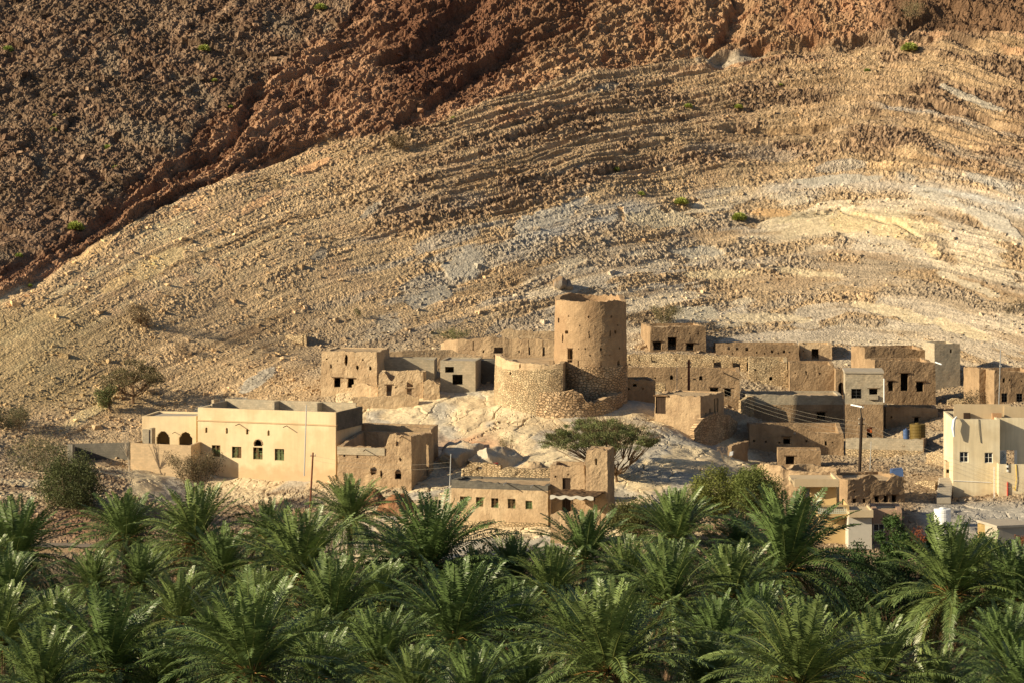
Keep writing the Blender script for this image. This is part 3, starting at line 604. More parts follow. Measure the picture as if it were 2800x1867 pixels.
def wallrun(name, label, pts, base, h_top, th, m, Ys, cat='wall', amp=.06, cell=.3, holes=(), group=None, skirt=1.2, bands=()):
    """free-standing wall along photo points pts=[(px, top row, Y)...]"""
    P = [at(p[0], p[1], p[2]) for p in pts]; X = np.array(P); L = np.concatenate([[0], np.cumsum(np.linalg.norm(np.diff(X[:, :2], axis=0), axis=1))])
    zb = min(at(p[0], base, p[2])[2] for p in pts) - skirt; H = X[:, 2].max() - zb
    root = thing(name, label, cat, (float(X[:, 0].mean()), float(X[:, 1].mean()), zb + skirt), group)
    T = np.gradient(X[:, :2], axis=0); T /= np.linalg.norm(T, axis=1)[:, None]
    def f(u, v, w):
        x = np.interp(u, L, X[:, 0]); y = np.interp(u, L, X[:, 1]); tx = np.interp(u, L, T[:, 0]); ty = np.interp(u, L, T[:, 1])
        return np.stack([x - ty * w, y + tx * w, zb + v], -1)
    pxs = np.array([p[0] for p in pts], float)
    hh = []
    for h in holes:
        a, b = np.interp(h[0], pxs, L), np.interp(h[1], pxs, L); Yc = np.interp((h[0] + h[1]) / 2, pxs, [p[2] for p in pts])
        hh.append((a, b, at(0, h[3], Yc)[2] - zb, at(0, h[2], Yc)[2] - zb, h[4] if len(h) > 4 else 'r'))
    mb = MB(); pr = [(L[k], X[k, 2] - zb) for k in range(len(pts))]
    if bands:
        Yc = pts[0][2]; vm = at(0, bands[0], Yc)[2] - zb
        h1_ = [(a, b, c, min(d, vm), s) for a, b, c, d, s in hh if c < vm - .05]; h2_ = [(a, b, max(c, vm), d, s) for a, b, c, d, s in hh if d > vm + .05]
        panel(mb, f, L[-1], vm, th, h1_, cell, None, 1, amp)
        panel(mb, f, L[-1], H, th, h2_, cell, pr, 0, amp, v0=vm)
        mb.build('wall_face', [m, bands[1]], root)
    else:
        panel(mb, f, L[-1], H, th, hh, cell, pr, 0, amp)
        if hh: panel(mb, lambda u, v, w: f(u, v, w + th + 1.3), L[-1], min(q[1] for q in pr) - .1, .15, (), .6, None, 0, 0)  # backing sheet added behind the openings so they look dark
        mb.build('wall_face', m, root)
    return root
def pipe(root, p, q, r, m=None, name='spout'):
    mb = MB(); mb.tube([p, q], r, 6); return mb.build(name, m or WOOD, root)
def spout(root, fr, px, py, L=.9, r=.05, m=None):
    u = fr.u(px); z = fr.z(py, u); pipe(root, fr.P(u, .1, z + .05), fr.P(u + .03, -L, z - .03), r, m)
# ------------------------------------------------------------------ the long cream house
r1, f1_, zb1, W1, H1 = house("long_house", "long cream rendered house with four shuttered windows and a tall parapet, behind the palms", "house", 541, 918, 325, 20, 1113, 1290, 7.2,
    [CREAM], [(579, 602.5, 1216, 1248, 'r', 's'), (634, 660, 1220, 1251, 'r', 's'), (692, 718, 1222, 1255, 'r', 's'), (751, 777, 1226, 1258, 'r', 's'), (694, 717, 1199, 1219, 'a'),
              (561, 567, 1167, 1182, 'a'), (617, 623, 1168, 1184, 'a'), (672.5, 679, 1171, 1187, 'a'), (731, 737, 1175, 1190, 'a')], th=.35, amp=0, batter=0, roof=1.45, cornice=1146, skirt=2.2, bands=())
for (px, py) in ((654, 1159), (784, 1164)): spout(r1, f1_, px, py, 1.0, .045, BLACK)
# grey inner parapet and piers, standing on the back of the roof
mb = MB()
for a, b in ((.3, W1 - .3),): mb.box(f1_.P(a, 6.3, zb1 + H1 - 1.4), f1_.U * (b - a), f1_.I * .2, (0, 0, 1.85))
for px in (590, 755, 872): u = f1_.u(px, 6); mb.box(f1_.P(u, 4.9, zb1 + H1 - 1.4), f1_.U * .28, f1_.I * 1.38, (0, 0, 1.8))
mb.box(f1_.P(.36, 2.5, zb1 + H1 - 1.4), f1_.U * .2, f1_.I * 3.79, (0, 0, 1.6)); mb.build('roof_parapet', BLOCK, r1)
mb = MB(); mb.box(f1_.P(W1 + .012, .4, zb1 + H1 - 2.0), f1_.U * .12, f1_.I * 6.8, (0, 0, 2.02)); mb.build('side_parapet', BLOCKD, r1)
mb = MB()                                  # eaves drain mark: rough render rim round the broken arch
for a in np.linspace(-.2, math.pi + .2, 14): u = f1_.u(705.5); mb.tube([f1_.P(u + .52 * math.cos(a), -.02, f1_.z(1212, u) + .5 * math.sin(a)), f1_.P(u + .52 * math.cos(a + .3), -.03, f1_.z(1212, u) + .5 * math.sin(a + .3))], .06, 5)
mb.build('broken_plaster_rim', MUD2, r1)
r2, f2_, zb2, W2, H2 = house("arched_wing", "low cream wing with two dark pointed arches, left of the long cream house", "building", 388, 536, 330, 12, [(388, 1137), (536, 1137)], 1285, 5.5,
    [CREAM], [(427.5, 464, 1178, 1228, 'a'), (489, 526, 1180, 1230, 'a')], th=.3, amp=0, batter=0, roof=.15)
spout(r2, f2_, 478, 1181, .9, .035)
ry, fy_, zby, WY_, HY_ = house("yard_wall", "cream block yard wall standing before the two arches", "wall", 357, 522, 323, 12, [(357, 1210), (522, 1217)], 1288, 3.6,
    [CREAMB], [], th=.25, amp=0, batter=0, roof=None, back=False)
mb = MB(); mb.box(fy_.P(.5, 2.5, zby + 1.5), fy_.U * .75, fy_.I * .4, (0, 0, HY_ - 1.5 + 1.25)); mb.box(fy_.P(1.27, 2.6, zby + 1.5), fy_.U * .3, fy_.I * 1.2, (0, 0, HY_ - 1.5 + 1.35)); mb.build('gate_pier', BLOCK, ry)
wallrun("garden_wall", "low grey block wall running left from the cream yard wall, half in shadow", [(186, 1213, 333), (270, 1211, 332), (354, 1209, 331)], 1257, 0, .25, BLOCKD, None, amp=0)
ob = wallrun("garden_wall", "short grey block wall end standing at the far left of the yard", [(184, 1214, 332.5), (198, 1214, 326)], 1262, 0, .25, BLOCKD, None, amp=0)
def pole(name, label, cat, px, y0, y1, Y, r, m, lean=0, extra=None, n=8):
    a = at(px, y0, Y); b = at(px + lean, y1, Y); mb = MB(); mb.tube([b, ((a[0] + b[0]) / 2, Y, (a[2] + b[2]) / 2), a], [r, r * .95, r * .85], n)
    t = thing(name, label, cat, b); mb.build('pole', m, t)
    if extra: extra(t, a, b)
    return t
def arms(t, a, b, offs=(.5, .9), L=.45, m=None):
    for o in offs:
        mb = MB(); mb.box((a[0] - L, a[1] - .04, a[2] - o), (2 * L, 0, 0), (0, .08, 0), (0, 0, .08)); c = mb.build('cross_arm', m or RUST, t)
        for s in (-L + .06, 0, L - .06): mb = MB(); mb.tube([(a[0] + s, a[1], a[2] - o + .08), (a[0] + s, a[1], a[2] - o + .2), (a[0] + s, a[1], a[2] - o + .24)], [.05, .06, .02], 6); mb.build('insulator', GREYP, c)
pole("drain_pole", "tall grey metal pole standing against the long cream house", "pole", 838, 1106, 1300, 317.5, .07, GALV, -6)
pole("power_pole", "rust red iron power pole rising from the palms before the long cream house", "power pole", 856, 1236, 1420, 306, .10, RUST, -10, lambda t, a, b: arms(t, a, b, (.4,), .3))
# mud house beside it
r3, f3_, zb3, W3, H3 = house("mud_house", "mud house with a taller right end, directly right of the long cream house", "house", 921, 1125.5, 317, 14,
    [(921, 1219), (1054, 1221), (1058, 1205), (1064, 1190), (1080, 1186), (1100, 1188), (1125.5, 1192)], 1340, 9.0, [MUD],
    [(936.5, 941.5, 1234, 1248), (973, 979, 1238, 1252), (1012, 1030, 1275, 1297, 'b'), (1039, 1045, 1283, 1306, 'b'), (1082, 1090, 1206, 1218), (1091, 1098, 1251, 1260, 'b'), (1079.5, 1098.5, 1281, 1309, 'a')],
    shol=[(5.6, 6.5, 2.6, 6.2)], roof=2.6, amp=.07, sides=(1, 1), backtop=.15)
mb = MB(); mb.box(f3_.P(.05, -.035, f3_.z(1241, 0)), f3_.U * (f3_.u(1053) - .1), f3_.I * .05, (0, 0, .82)); mb.build('grey_coping_band', BLOCK, r3)
for px, py in ((1000, 1229), (1098, 1193)): spout(r3, f3_, px, py, 1., .05)
mb = MB(); GX, GY = np.meshgrid(np.linspace(.8, 4.4, 20), np.linspace(1, 2.6, 9)); hh = .25 * np.abs(vn2(GX * 3, GY * 3, 5)) + .1 * vn2(GX * 8, GY * 8, 6)
T = np.array([f3_.P(a, b, zb3 + H3 - 2.62 + c) for a, b, c in zip(GX.ravel(), GY.ravel(), hh.ravel())]); i = np.arange(GX.size).reshape(GX.shape); q = np.stack([i[:-1, :-1], i[:-1, 1:], i[1:, 1:], i[1:, :-1]], -1).reshape(-1, 4); mb.add(T, q)
tag(mb.build('crumpled_sheet', [GREYP], None, origin=f3_.P(2, 2, zb3 + H3 - 2.9)), "pale crumpled sheet on the low roof of the mud house beside the cream house", "sheet")
r3b, f3b, *_ = house("mud_wing", "shaded back wing with two small arched windows behind the mud house", "building", 984, 1180, 327.5, 14, [(984, 1157), (1080, 1163), (1180, 1172)], 1300, 3.0, [MUD],
    [(1016, 1030, 1196, 1209, 'a'), (1036, 1050, 1198, 1211, 'a')], roof=.15, amp=.03)
# house with five green windows
r4, f4_, zb4, W4, H4 = house("five_window_house", "mud house with five small green shuttered windows and a grey block band, above the palms", "house", 1233, 1499, 297, 14, [(1233, 1311), (1499, 1329)], 1460, 5.2,
    [RSTONE], [(1257, 1277.5, 1356, 1381, 'r', 's'), (1301, 1321, 1358, 1384, 'r', 's'), (1343, 1363, 1361, 1387, 'r', 's'), (1388.5, 1409.5, 1363, 1389, 'r', 's'), (1437, 1456, 1368, 1391, 'r', 's')],
    roof=.02, amp=.035, bands=((1421, MUD2), (1333, BLOCKD)), batter=.006)
for px, py in ((1384, 1320), (1458, 1326)): spout(r4, f4_, px, py, 1.1, .055, GALV)
house("courtyard_house", "roofless mud courtyard room with a dark doorway, right of the five window house", "building", 1502, 1600, 296, 14,
    [(1502, 1268), (1530, 1272), (1560, 1276), (1600, 1270)], 1420, 3.0, [MUD], [(1537, 1560, 1306, 1400, 'r', 'd')], roof=None, amp=.06)
r5, f5_, zb5, W5, H5 = house("square_tower", "square mud lookout tower with one slit window, in front of the wide acacia", "tower", 1598, 1663, 294, 14, [(1598, 1229), (1630, 1226), (1663, 1230)], 1440, 3.6, [MUD],
    [(1627, 1632, 1252, 1271)], roof=.45, amp=.07, batter=.02, shol=[(1.2, 1.35, 6.6, 7.4)])
# lean-to
rl = thing("lean_to", "ragged canopy on poles over a dark recess beside the five window house", "shelter", at(1565, 1405, 288))
fl = Fr(1502, 290, 14); zt_ = fl.z(1356, 1)
mb = MB()
gx = np.linspace(0, 4.6, 24); gy = np.linspace(0, 6.2, 24); GX, GY = np.meshgrid(gx, gy); hh = .10 * vn2(GX * 2.5, GY * 2.5, 5) + .05 * vn2(GX * 7, GY * 7, 6) - .10 * (GY < .3) * (.5 + vn2(GX * 4, GY, 8))
T = np.array([fl.P(a, b, zt_ + c) for a, b, c in zip(GX.ravel(), GY.ravel(), hh.ravel())]); i = np.arange(GX.size).reshape(GX.shape); q = np.stack([i[:-1, :-1], i[:-1, 1:], i[1:, 1:], i[1:, :-1]], -1).reshape(-1, 4)
mb.add(np.concatenate([T, T - [0, 0, .08]]), np.concatenate([q, q[:, ::-1] + GX.size])); mb.build('canopy', WOOD, rl)
mb = MB(); gx = np.linspace(.1, 4.5, 40); top_ = [fl.P(a, -.06, zt_ + .08 + .06 * math.sin(a * 5)) for a in gx]; bot_ = [fl.P(a, -.09, zt_ - .08 - .22 * abs(math.sin(a * 3.1 + 1))) for a in gx]
mb.add(np.array(top_ + bot_), [(k, k + 1, k + 41, k + 40) for k in range(39)]); mb.build('torn_cloth', GREYP, rl)
for u_ in (.15, 2.3, 4.5):
    mb = MB(); mb.tube([fl.P(u_, .15, zt_ - 2.6), fl.P(u_, .15, zt_ - 1), fl.P(u_ + .05, .12, zt_ + .02)], .07, 6); mb.build('post', WOOD, rl)
mb = MB(); mb.tube([fl.P(-.1, .1, zt_ - .12), fl.P(4.8, .1, zt_ - .2)], .06, 6); mb.build('beam', WOOD, rl)
wallrun("mud_wall", "low jagged mud wall in front of the ragged canopy", [(1505, 1404, 287.5), (1530, 1394, 287.3), (1545, 1402, 287), (1570, 1394, 286.8), (1600, 1399, 286.5), (1640, 1392, 286)], 1450, 0, .35, MUD, None)
wallrun("rubble_wall", "crumbling pale rubble wall standing behind the five window house", [(1364, 1292, 303.5), (1372, 1279, 303.3), (1410, 1277, 303), (1440, 1283, 302.7), (1480, 1279, 302.3), (1520, 1276, 302), (1530, 1286, 301.8)], 1345, 0, .6, RSTONE, None, amp=.12)
wallrun("stone_wall", "dark tumbledown stone wall with a hole, below the shaded boulders", [(1262, 1284, 309), (1290, 1262, 309), (1330, 1266, 308.6), (1368, 1270, 308)], 1330, 0, .6, RSTONE, None, amp=.14, holes=[(1303, 1318, 1274, 1288, 'b')])
pole("lamp_pole", "slender white metal pole left of the five window house", "pole", 1233, 1240, 1372, 300, .05, GALV, -5)
# ---- ruins left of the round tower
house("ruined_house", "pale mud ruin with two square windows and a torn gash, upper left of the village", "ruin", 876, 1032, 352, 10, [(876, 961), (950, 960), (1032, 963)], 1085, 7.5, [MUD2],
    [(912, 930, 1032, 1058), (950, 967, 1034, 1059), (900.5, 905, 995, 1007), (973, 981, 998, 1011, 'b'), (1010, 1017, 999, 1012, 'b'), (941, 950, 968, 999, 'b')], roof=.12, amp=.06, batter=.02)
wallrun("ruined_wall", "eroded mud back wall pierced by a row of beam holes, behind the grey block room", [(1046, 966, 362), (1100, 960, 362), (1160, 956, 362.5), (1235, 957, 363), (1255, 968, 363), (1320, 974, 363), (1352, 980, 363)], 1020, 0, .5, MUD2, None,
    holes=[(1125 + 9 * k, 1129 + 9 * k, 963, 968) for k in range(9)] + [(1258 + 9 * k, 1262 + 9 * k, 976, 980) for k in range(8)])
house("block_room", "long low grey concrete block room behind the ruin with the arched niche", "building", 1040, 1187, 355, 4, [(1040, 981), (1110, 977), (1187, 984)], 1050, 4.0, [BLOCK], [], roof=.1, amp=0, batter=0, th=.25)
house("block_house", "grey concrete block cube with two black square openings, left of the stone bastion", "house", 1204, 1300, 349, 8, [(1204, 985), (1300, 987)], 1066, 5.5, [BLOCK],
    [(1217, 1241, 1002, 1018), (1237, 1265, 1023, 1051)], roof=.12, amp=0, batter=0, th=.3)
house("ruined_room", "broken mud ruin with an arched niche and a small doorway, below the grey block room", "ruin", 1034, 1158, 347, 5,
    [(1034, 1022), (1052, 1018), (1062, 1036), (1072, 1040), (1086, 1020), (1110, 1012), (1140, 1010), (1158, 1016)], 1095, 3.2, [MUD2],
    [(1056, 1071, 1052, 1082), (1113, 1130, 1037, 1058, 'a'), (1113, 1126, 1062, 1090, 'r')], roof=None, amp=.08, back=True)
wallrun("ruined_wall", "stepped mud wall stub at the foot of the pale ruin with the torn gash", [(962, 1052, 349), (985, 1046, 348.8), (1004, 1050, 348.5), (1018, 1056, 348.2), (1034, 1060, 348)], 1112, 0, .5, MUD2, None, amp=.08)
wallrun("ruined_wall", "low worn mud wall on the limestone in front of the arched niche ruin", [(965, 1085, 344.5), (1000, 1086, 344.5), (1060, 1084, 344.5), (1090, 1076, 344.5), (1115, 1078, 344.5), (1145, 1084, 344.5)], 1112, 0, .5, MUD2, None, amp=.07)
wallrun("ruined_wall", "rounded lump of mud walling between the niche ruin and the grey block cube", [(1158, 1046, 346), (1170, 1038, 346), (1185, 1040, 346), (1202, 1052, 346)], 1075, 0, .9, MUD2, None, amp=.1)
wallrun("stone_hut_ruin", "small roofless pale stone hut alone on the slope above the village", [(779, 918, 379), (797, 913, 378.5), (803, 920, 378.4), (825, 917, 378), (838, 915, 377.6), (841, 914, 380)], 950, 0, .5, RSTONE, None, cat="ruin", amp=.08)
wallrun("stone_hut_ruin", "broken stone wall end right of the small stone hut on the slope", [(843, 917, 381), (851, 924, 381), (858, 916, 381), (864, 918, 381)], 945, 0, .5, RSTONE, None, cat="ruin", amp=.08)
# big mud wall behind the tower
wallrun("curtain_wall", "long fluted mud curtain wall running left from the round tower", [(1207, 938, 371), (1222, 930, 367.5), (1250, 929, 366), (1300, 926, 365.5), (1340, 922, 365), (1400, 926, 365), (1460, 926, 364.5), (1530, 930, 364)], 1010, 0, .6, MUD, None,
    holes=[(1351, 1375, 949, 966), (1352, 1363, 972, 1000), (1445, 1450, 931, 970), (1484, 1490, 930, 973), (1292, 1295, 933, 958), (1236, 1241, 960, 968), (1320, 1325, 957, 964), (1418, 1422, 958, 964)], amp=.07, cell=.3)
wallrun("ruined_wall", "distant mud wall with a row of dark beam holes, left of the round tower", [(1372, 906, 374), (1385, 899, 374), (1410, 903, 374), (1440, 906, 374), (1520, 908, 374)], 940, 0, .5, MUD2, None,
    holes=[(1430 + 9 * k, 1434.5 + 9 * k, 913, 918) for k in range(9)])
house("block_room", "dark block box standing in for the shaded right side of the grey block cube", "building", 1303, 1356, 353, 8, [(1303, 986), (1356, 984)], 1065, 3., [BLOCKD], [(1306, 1318, 1026, 1064, 'r')], roof=.1, amp=0, batter=0, th=.25)  # dark block box stands in for the cube's shaded side
# ---- round tower, bastion, ring wall
def drum(mb, cx, cy, R0, R1, zb, zt, th, a0, a1, holes=(), prof=None, mi=0, amp=.05, cell=.3, full=False):
    # angle 0 faces the camera, positive to the right
    Rm = (R0 + R1) / 2; Wd = (a1 - a0) * Rm; H = zt - zb
    def f(u, v, w):
        a = a0 + u / Rm; r = R0 + (R1 - R0) * v / H - w
        return np.stack([cx + r * np.sin(a), cy - r * np.cos(a), zb + v], -1)
    panel(mb, f, Wd, H, th, holes, cell, prof, mi, amp)
TY = 345.; TX, _, TZ = at(1614.5, 1100, TY); pm = FP / TY
def zT(py): return ZC - (py - HY) / pm * (TY - 4) / TY
tz0 = zT(1125); tz1 = zT(1002); tz2 = zT(825)
tw = thing("round_tower", "tall round mud watchtower on a stone base with a broken rim, centre of the village", "tower", (TX, TY, tz0 + 1))
def ang(px, R_): return math.asin(max(-1, min(1, (px - 1614.5) / pm / R_)))
mb = MB(); drum(mb, TX, TY, 4.42, 4.36, tz0 - 1, tz1, .6, -math.pi, math.pi, [], mi=0, amp=.06); mb.build('stone_base', BSTONE, tw)
Rm = 4.27
def hl(px, py, w, h, sh='b'):
    a = ang(px, Rm); u = (a + math.pi) * ((4.32 + 4.14) / 2); ww = w / pm / max(.35, math.cos(a)); v = zT(py) - tz1
    return (u - ww / 2, u + ww / 2, v - h / pm / 2, v + h / pm / 2, sh)
th_ = [hl(1556.5, 973, 12, 38, 'r'), hl(1525.5, 879, 5, 14), hl(1537, 926, 5, 24), hl(1547, 911, 9, 12), hl(1551.5, 866, 4, 4), hl(1607.5, 867.5, 5.5, 6.5), hl(1670, 867.5, 5.5, 6), hl(1583, 890.5, 4, 4), hl(1624, 892.5, 4, 4), hl(1688, 891, 4, 4),
       hl(1598, 953.5, 4.5, 5), hl(1580, 953.5, 3, 3.5), hl(1640, 954.5, 6, 7), hl(1691, 954, 5, 5), hl(1611, 971, 5, 6), hl(1651, 971, 3, 3), hl(1664, 971, 3.5, 4),
       hl(1608.5, 915, 3, 22, 'r'), hl(1666, 913, 3.5, 18, 'r'), hl(1681.5, 910, 6, 12), hl(1579, 993, 3, 16, 'r'), hl(1640.5, 993, 3, 18, 'r'), hl(1689, 993, 8, 14, 'a')]
Pf = []
for a, y in ((-180, 818), (-150, 813), (-125, 814), (-105, 818), (-90, 824), (-60, 825), (-20, 825), (0, 824), (25, 826), (40, 822), (55, 824), (65, 829), (80, 830), (95, 828), (110, 820), (118, 814), (124, 823), (135, 811), (142, 821), (150, 813), (165, 818), (180, 818)):
    Pf.append(((R(a) + math.pi) * 4.23, zT(y) - tz1))
mb = MB(); drum(mb, TX, TY, 4.32, 4.14, tz1, max(p[1] for p in Pf) + tz1, .55, -math.pi, math.pi, th_, Pf, 0, .05, .28)
mb.build('shaft', MUDT, tw)
mb = MB(); a_ = np.linspace(0, 2 * math.pi, 33)[:-1]; V = [(TX + 3.75 * math.sin(t), TY - 3.75 * math.cos(t), tz2 - .55) for t in a_] + [(TX, TY, tz2 - .5)]
mb.add(V, [(k, (k + 1) % 32, 32) for k in range(32)]); mb.build('roof', EARTH, tw)
mb = MB()
for py in (905, 983.5):                    # the string courses: thin ledges in the plaster
    n_ = 40; aa = np.linspace(-1.5, 1.5, n_); rr_ = 4.20 if py < 950 else 4.30
    mb.tube([(TX + rr_ * math.sin(t), TY - rr_ * math.cos(t), zT(py)) for t in aa], .035, 5)
mb.build('string_course', MUDT, tw)
mb = MB()
a = ang(1556.5, 4.3); cx_, cy_ = TX + 4.28 * math.sin(a), TY - 4.28 * math.cos(a); t_ = np.array([math.cos(a), math.sin(a), 0]); n_ = np.array([math.sin(a), -math.cos(a), 0]); c_ = np.array([cx_, cy_, 0])
for s in (-.36, .30): mb.box(c_ + t_ * s - n_ * .12 + [0, 0, zT(992)], t_ * .07, n_ * .12, (0, 0, 1.68))
mb.box(c_ - t_ * .42 - n_ * .12 + [0, 0, zT(954)], t_ * .84, n_ * .14, (0, 0, .1)); mb.build('door_frame', WOOD, tw)
bx, by = at(1501, 1100, 344)[:2]; BR = 6.3
bs_ = thing("stone_bastion", "pale round rubble stone bastion with a mud topped rim, left of the round tower", "bastion", (bx, by, tz0))
zB = lambda py: ZC - (py - HY) / FP * 338
def hb(px, py, w, h, sh='b'):
    a = math.asin((px - 1501) / FP * 340 / BR); u = (a + 1.9) * BR; v = zB(py) - (zB(1140))
    return (u - w / 46., u + w / 46., v - h / 46., v + h / 46., sh)
a1 = math.asin(36 / 23.4 / BR)
mb = MB(); prf = []
for px, y in ((1357, 979), (1365, 977), (1383, 986), (1420, 991), (1460, 994), (1500, 996), (1536, 994)): prf.append(((math.asin(max(-1, (px - 1501) / FP * 340 / BR)) + 1.9) * BR, zB(y) - zB(1140)))
drum(mb, bx, by, BR + .25, BR, zB(1140), zB(977), .6, -1.9, a1, [hb(1424, 1002, 6, 12), hb(1398.5, 1023, 5.5, 8, 'r'), hb(1363, 1037, 3, 3)], prf, 0, .07, .3)
# split material: mud rim above the stonework
o_ = mb.build('stone_wall_face', [RSTONE, MUD2], bs_)
zc_ = zB(1012) - bs_.location.z
me_ = o_.data; co = np.zeros(len(me_.vertices) * 3); me_.vertices.foreach_get('co', co); co = co.reshape(-1, 3)
for p in me_.polygons:
    if co[p.vertices[0]][2] + .25 * vn2(co[p.vertices[0]][0] * .8, 0., 3) > zc_: p.material_index = 1
mb = MB(); e = np.array([bx + BR * math.sin(a1), by - BR * math.cos(a1), 0])
def fret(u, v, w): return np.stack([e[0] - w + u * .10, e[1] + u, zB(1140) + v], -1)
panel(mb, fret, 4.6, zB(994) - zB(1140), .55, [], .3, None, 0, .05, u0=.55); mb.build('return_wall', MUD, bs_)
mb = MB(); V = [(bx + (BR - .5) * math.sin(t), by - (BR - .5) * math.cos(t), zB(999)) for t in np.linspace(0, 2 * math.pi, 33)[:-1]] + [(bx, by, zB(997))]
mb.add(V, [(k, (k + 1) % 32, 32) for k in range(32) if not (a1 - .2 < (k + .5) / 32 * 2 * math.pi < 2.2)]); mb.build('floor', EARTH, bs_)
rx, ry_ = at(1541, 1100, 344)[:2]; RR = 7.0
rg = thing("ring_wall", "bulging ring of big rubble stones round the foot of the tower and bastion", "wall", (rx, ry_, tz0))
zR = lambda py: ZC - (py - HY) / FP * 337.5
prf = []
for px, y in ((1385, 1068), (1440, 1071), (1500, 1072), (1535, 1070), (1570, 1066), (1590, 1074), (1598, 1082), (1601, 1098), (1630, 1100), (1660, 1090), (1690, 1084), (1702, 1083)): prf.append(((math.asin(max(-1, min(1, (px - 1541) / FP * 339 / RR))) + 1.57) * RR, zR(y) - zR(1180)))
mb = MB(); drum(mb, rx, ry_, RR + .35, RR - .05, zR(1180), zR(1066), .9, -1.57, 1.5, [], prf, 0, .14, .3); mb.build('stone_face', BSTONE, rg)
mb = MB(); V = [(rx + (RR - .6) * math.sin(t), ry_ - (RR - .6) * math.cos(t), zR(1104)) for t in np.linspace(-1.6, 1.6, 24)] + [(rx, ry_, zR(1103))]
mb.add(V, [(k, k + 1, 24) for k in range(23)]); mb.build('fill', EARTH, rg)
# ---- right-hand village, far rows first
house("mud_house", "high mud house with a central doorway between two windows, just right of the round tower", "house", 1777, 1932, 388, -9, [(1777, 893), (1800, 896), (1860, 892), (1932, 893)], 968, 6.5, [MUDR],
    [(1826, 1851, 922, 957, 'r', 'p'), (1785, 1808, 934, 957), (1877, 1898, 938, 958)], roof=.3, amp=.06, batter=.02)
house("low_mud_house", "long low mud building with five small square holes, along the top row", "building", 1957, 2186, 389, 0, [(1957, 939), (2010, 937), (2100, 941), (2186, 946)], 985, 4.5, [MUDR],
    [(1988, 1996, 947, 956), (2011, 2019, 948, 957), (2038, 2046, 949, 959), (2108, 2114, 957, 964), (2142, 2148, 957, 965)], roof=.25, amp=.06)
house("mud_room", "mud room with one dark doorway, at the right end of the top row", "building", 2187, 2276, 391, 3, [(2187, 942), (2230, 943), (2276, 942)], 1000, 4.5, [MUD2],
    [(2219, 2239, 953, 994, 'r', 'p')], roof=.3, amp=.06, shol=[(1.6, 1.9, 3.2, 3.6)])
wallrun("terrace_wall", "long pale stone terrace wall with niches below the high mud house", [(1712, 967, 376), (1760, 969, 375.5), (1803, 966, 375), (1850, 966, 374.5), (1925, 970, 374), (1975, 972, 373.5), (2042, 976, 373)], 1016, 0, .7, RSTONE, None,
    holes=[(1719, 1732, 972, 986), (1746, 1766, 974, 987), (1780, 1797, 974, 991), (1951, 1972, 982, 1007), (2003, 2024, 986, 1012), (1847, 1854, 980, 985)], amp=.08)
house("stone_house", "weathered stone faced house wall in full sun, centre of the right hand rows", "building", 2048, 2155, 369, 3, [(2048, 975), (2100, 980), (2155, 990)], 1066, 5., [RSTONE], [(2104, 2112, 1030, 1040, 'b')], roof=.2, amp=.09)
house("fluted_mud_house", "tall fluted mud facade with no windows, right of the sunlit stone wall", "building", 2158, 2283, 367, 1, [(2158, 990), (2200, 994), (2283, 999)], 1086, 5., [MUDR],
    [(2201, 2205, 1013, 1026, 'b')], roof=.25, amp=.07)
house("gate_room", "small mud lean-to with a dark arched doorway, left of the grey block upper room", "building", 2285, 2312, 365, 0, [(2285, 1008), (2312, 1012)], 1086, 3., [MUDR], [(2292, 2309, 1045, 1079, 'a')], roof=.2, amp=.05)
r6, f6_, *_ = house("long_mud_house", "long mud house with small arched windows below the stone terrace wall", "house", 1712, 2024, 360, 3, [(1712, 1003), (1760, 1005), (1810, 1004), (1860, 1003), (1930, 1008), (2024, 1016)], 1128, 3.2, [MUDR],
    [(1832, 1841, 1024, 1037, 'a'), (1912, 1921, 1026, 1039, 'a'), (1896, 1903, 1035, 1038), (1942, 1964, 1059, 1074), (1981, 2000, 1061, 1083)], roof=.2, amp=.06)
spout(r6, f6_, 1978, 1019, 1.2, .07)
wallrun("stone_retaining_wall", "patch of pale masonry under the long mud house, behind the low flat roof", [(1712, 1040, 357), (1770, 1042, 356.5), (1818, 1046, 356)], 1085, 0, .5, RSTONE, None, amp=.08)
house("shaded_mud_room", "small shaded mud room with one tiny window, touching the foot of the round tower", "building", 1706, 1793, 346, -8, [(1706, 1039), (1730, 1036), (1793, 1040)], 1122, 5., [MUDR], [(1731, 1741, 1048, 1056)], roof=.2, amp=.05)
r7, f7_, zb7, W7, H7 = house("flat_roof_house", "flat roofed mud house with a tall black doorway on the knoll edge", "house", 1789, 1916, 338, 27, [(1789, 1078), (1916, 1084)], 1165, 7., [MUD],
    [(1791.5, 1819, 1084, 1130, 'r', 'd')], roof=.12, amp=.05, shol=[(1.0, 1.4, 3.1, 4.2), (2.2, 2.6, 3.2, 4.6), (3.6, 4.1, 4.0, 5.6), (4.4, 4.9, 4.0, 5.6)], skirt=2.5, th=.4)  # dark door leaf fills the opening to stand for its unlit interior
mb = MB(); mb.box(f7_.P(-.1, -.1, f7_.z(1082, 0)), f7_.U * 1.9, f7_.I * .3, (0, 0, .14)); mb.build('lintel', WOOD, r7)
wallrun("stone_footing", "dark rubble stone retaining wall below the flat roofed mud house", [(1896, 1172, 334), (1916, 1150, 334.4), (1950, 1128, 337.5), (1985, 1132, 341), (2016, 1150, 344.5)], 1255, 0, .8, BSTONE, None, amp=.12)
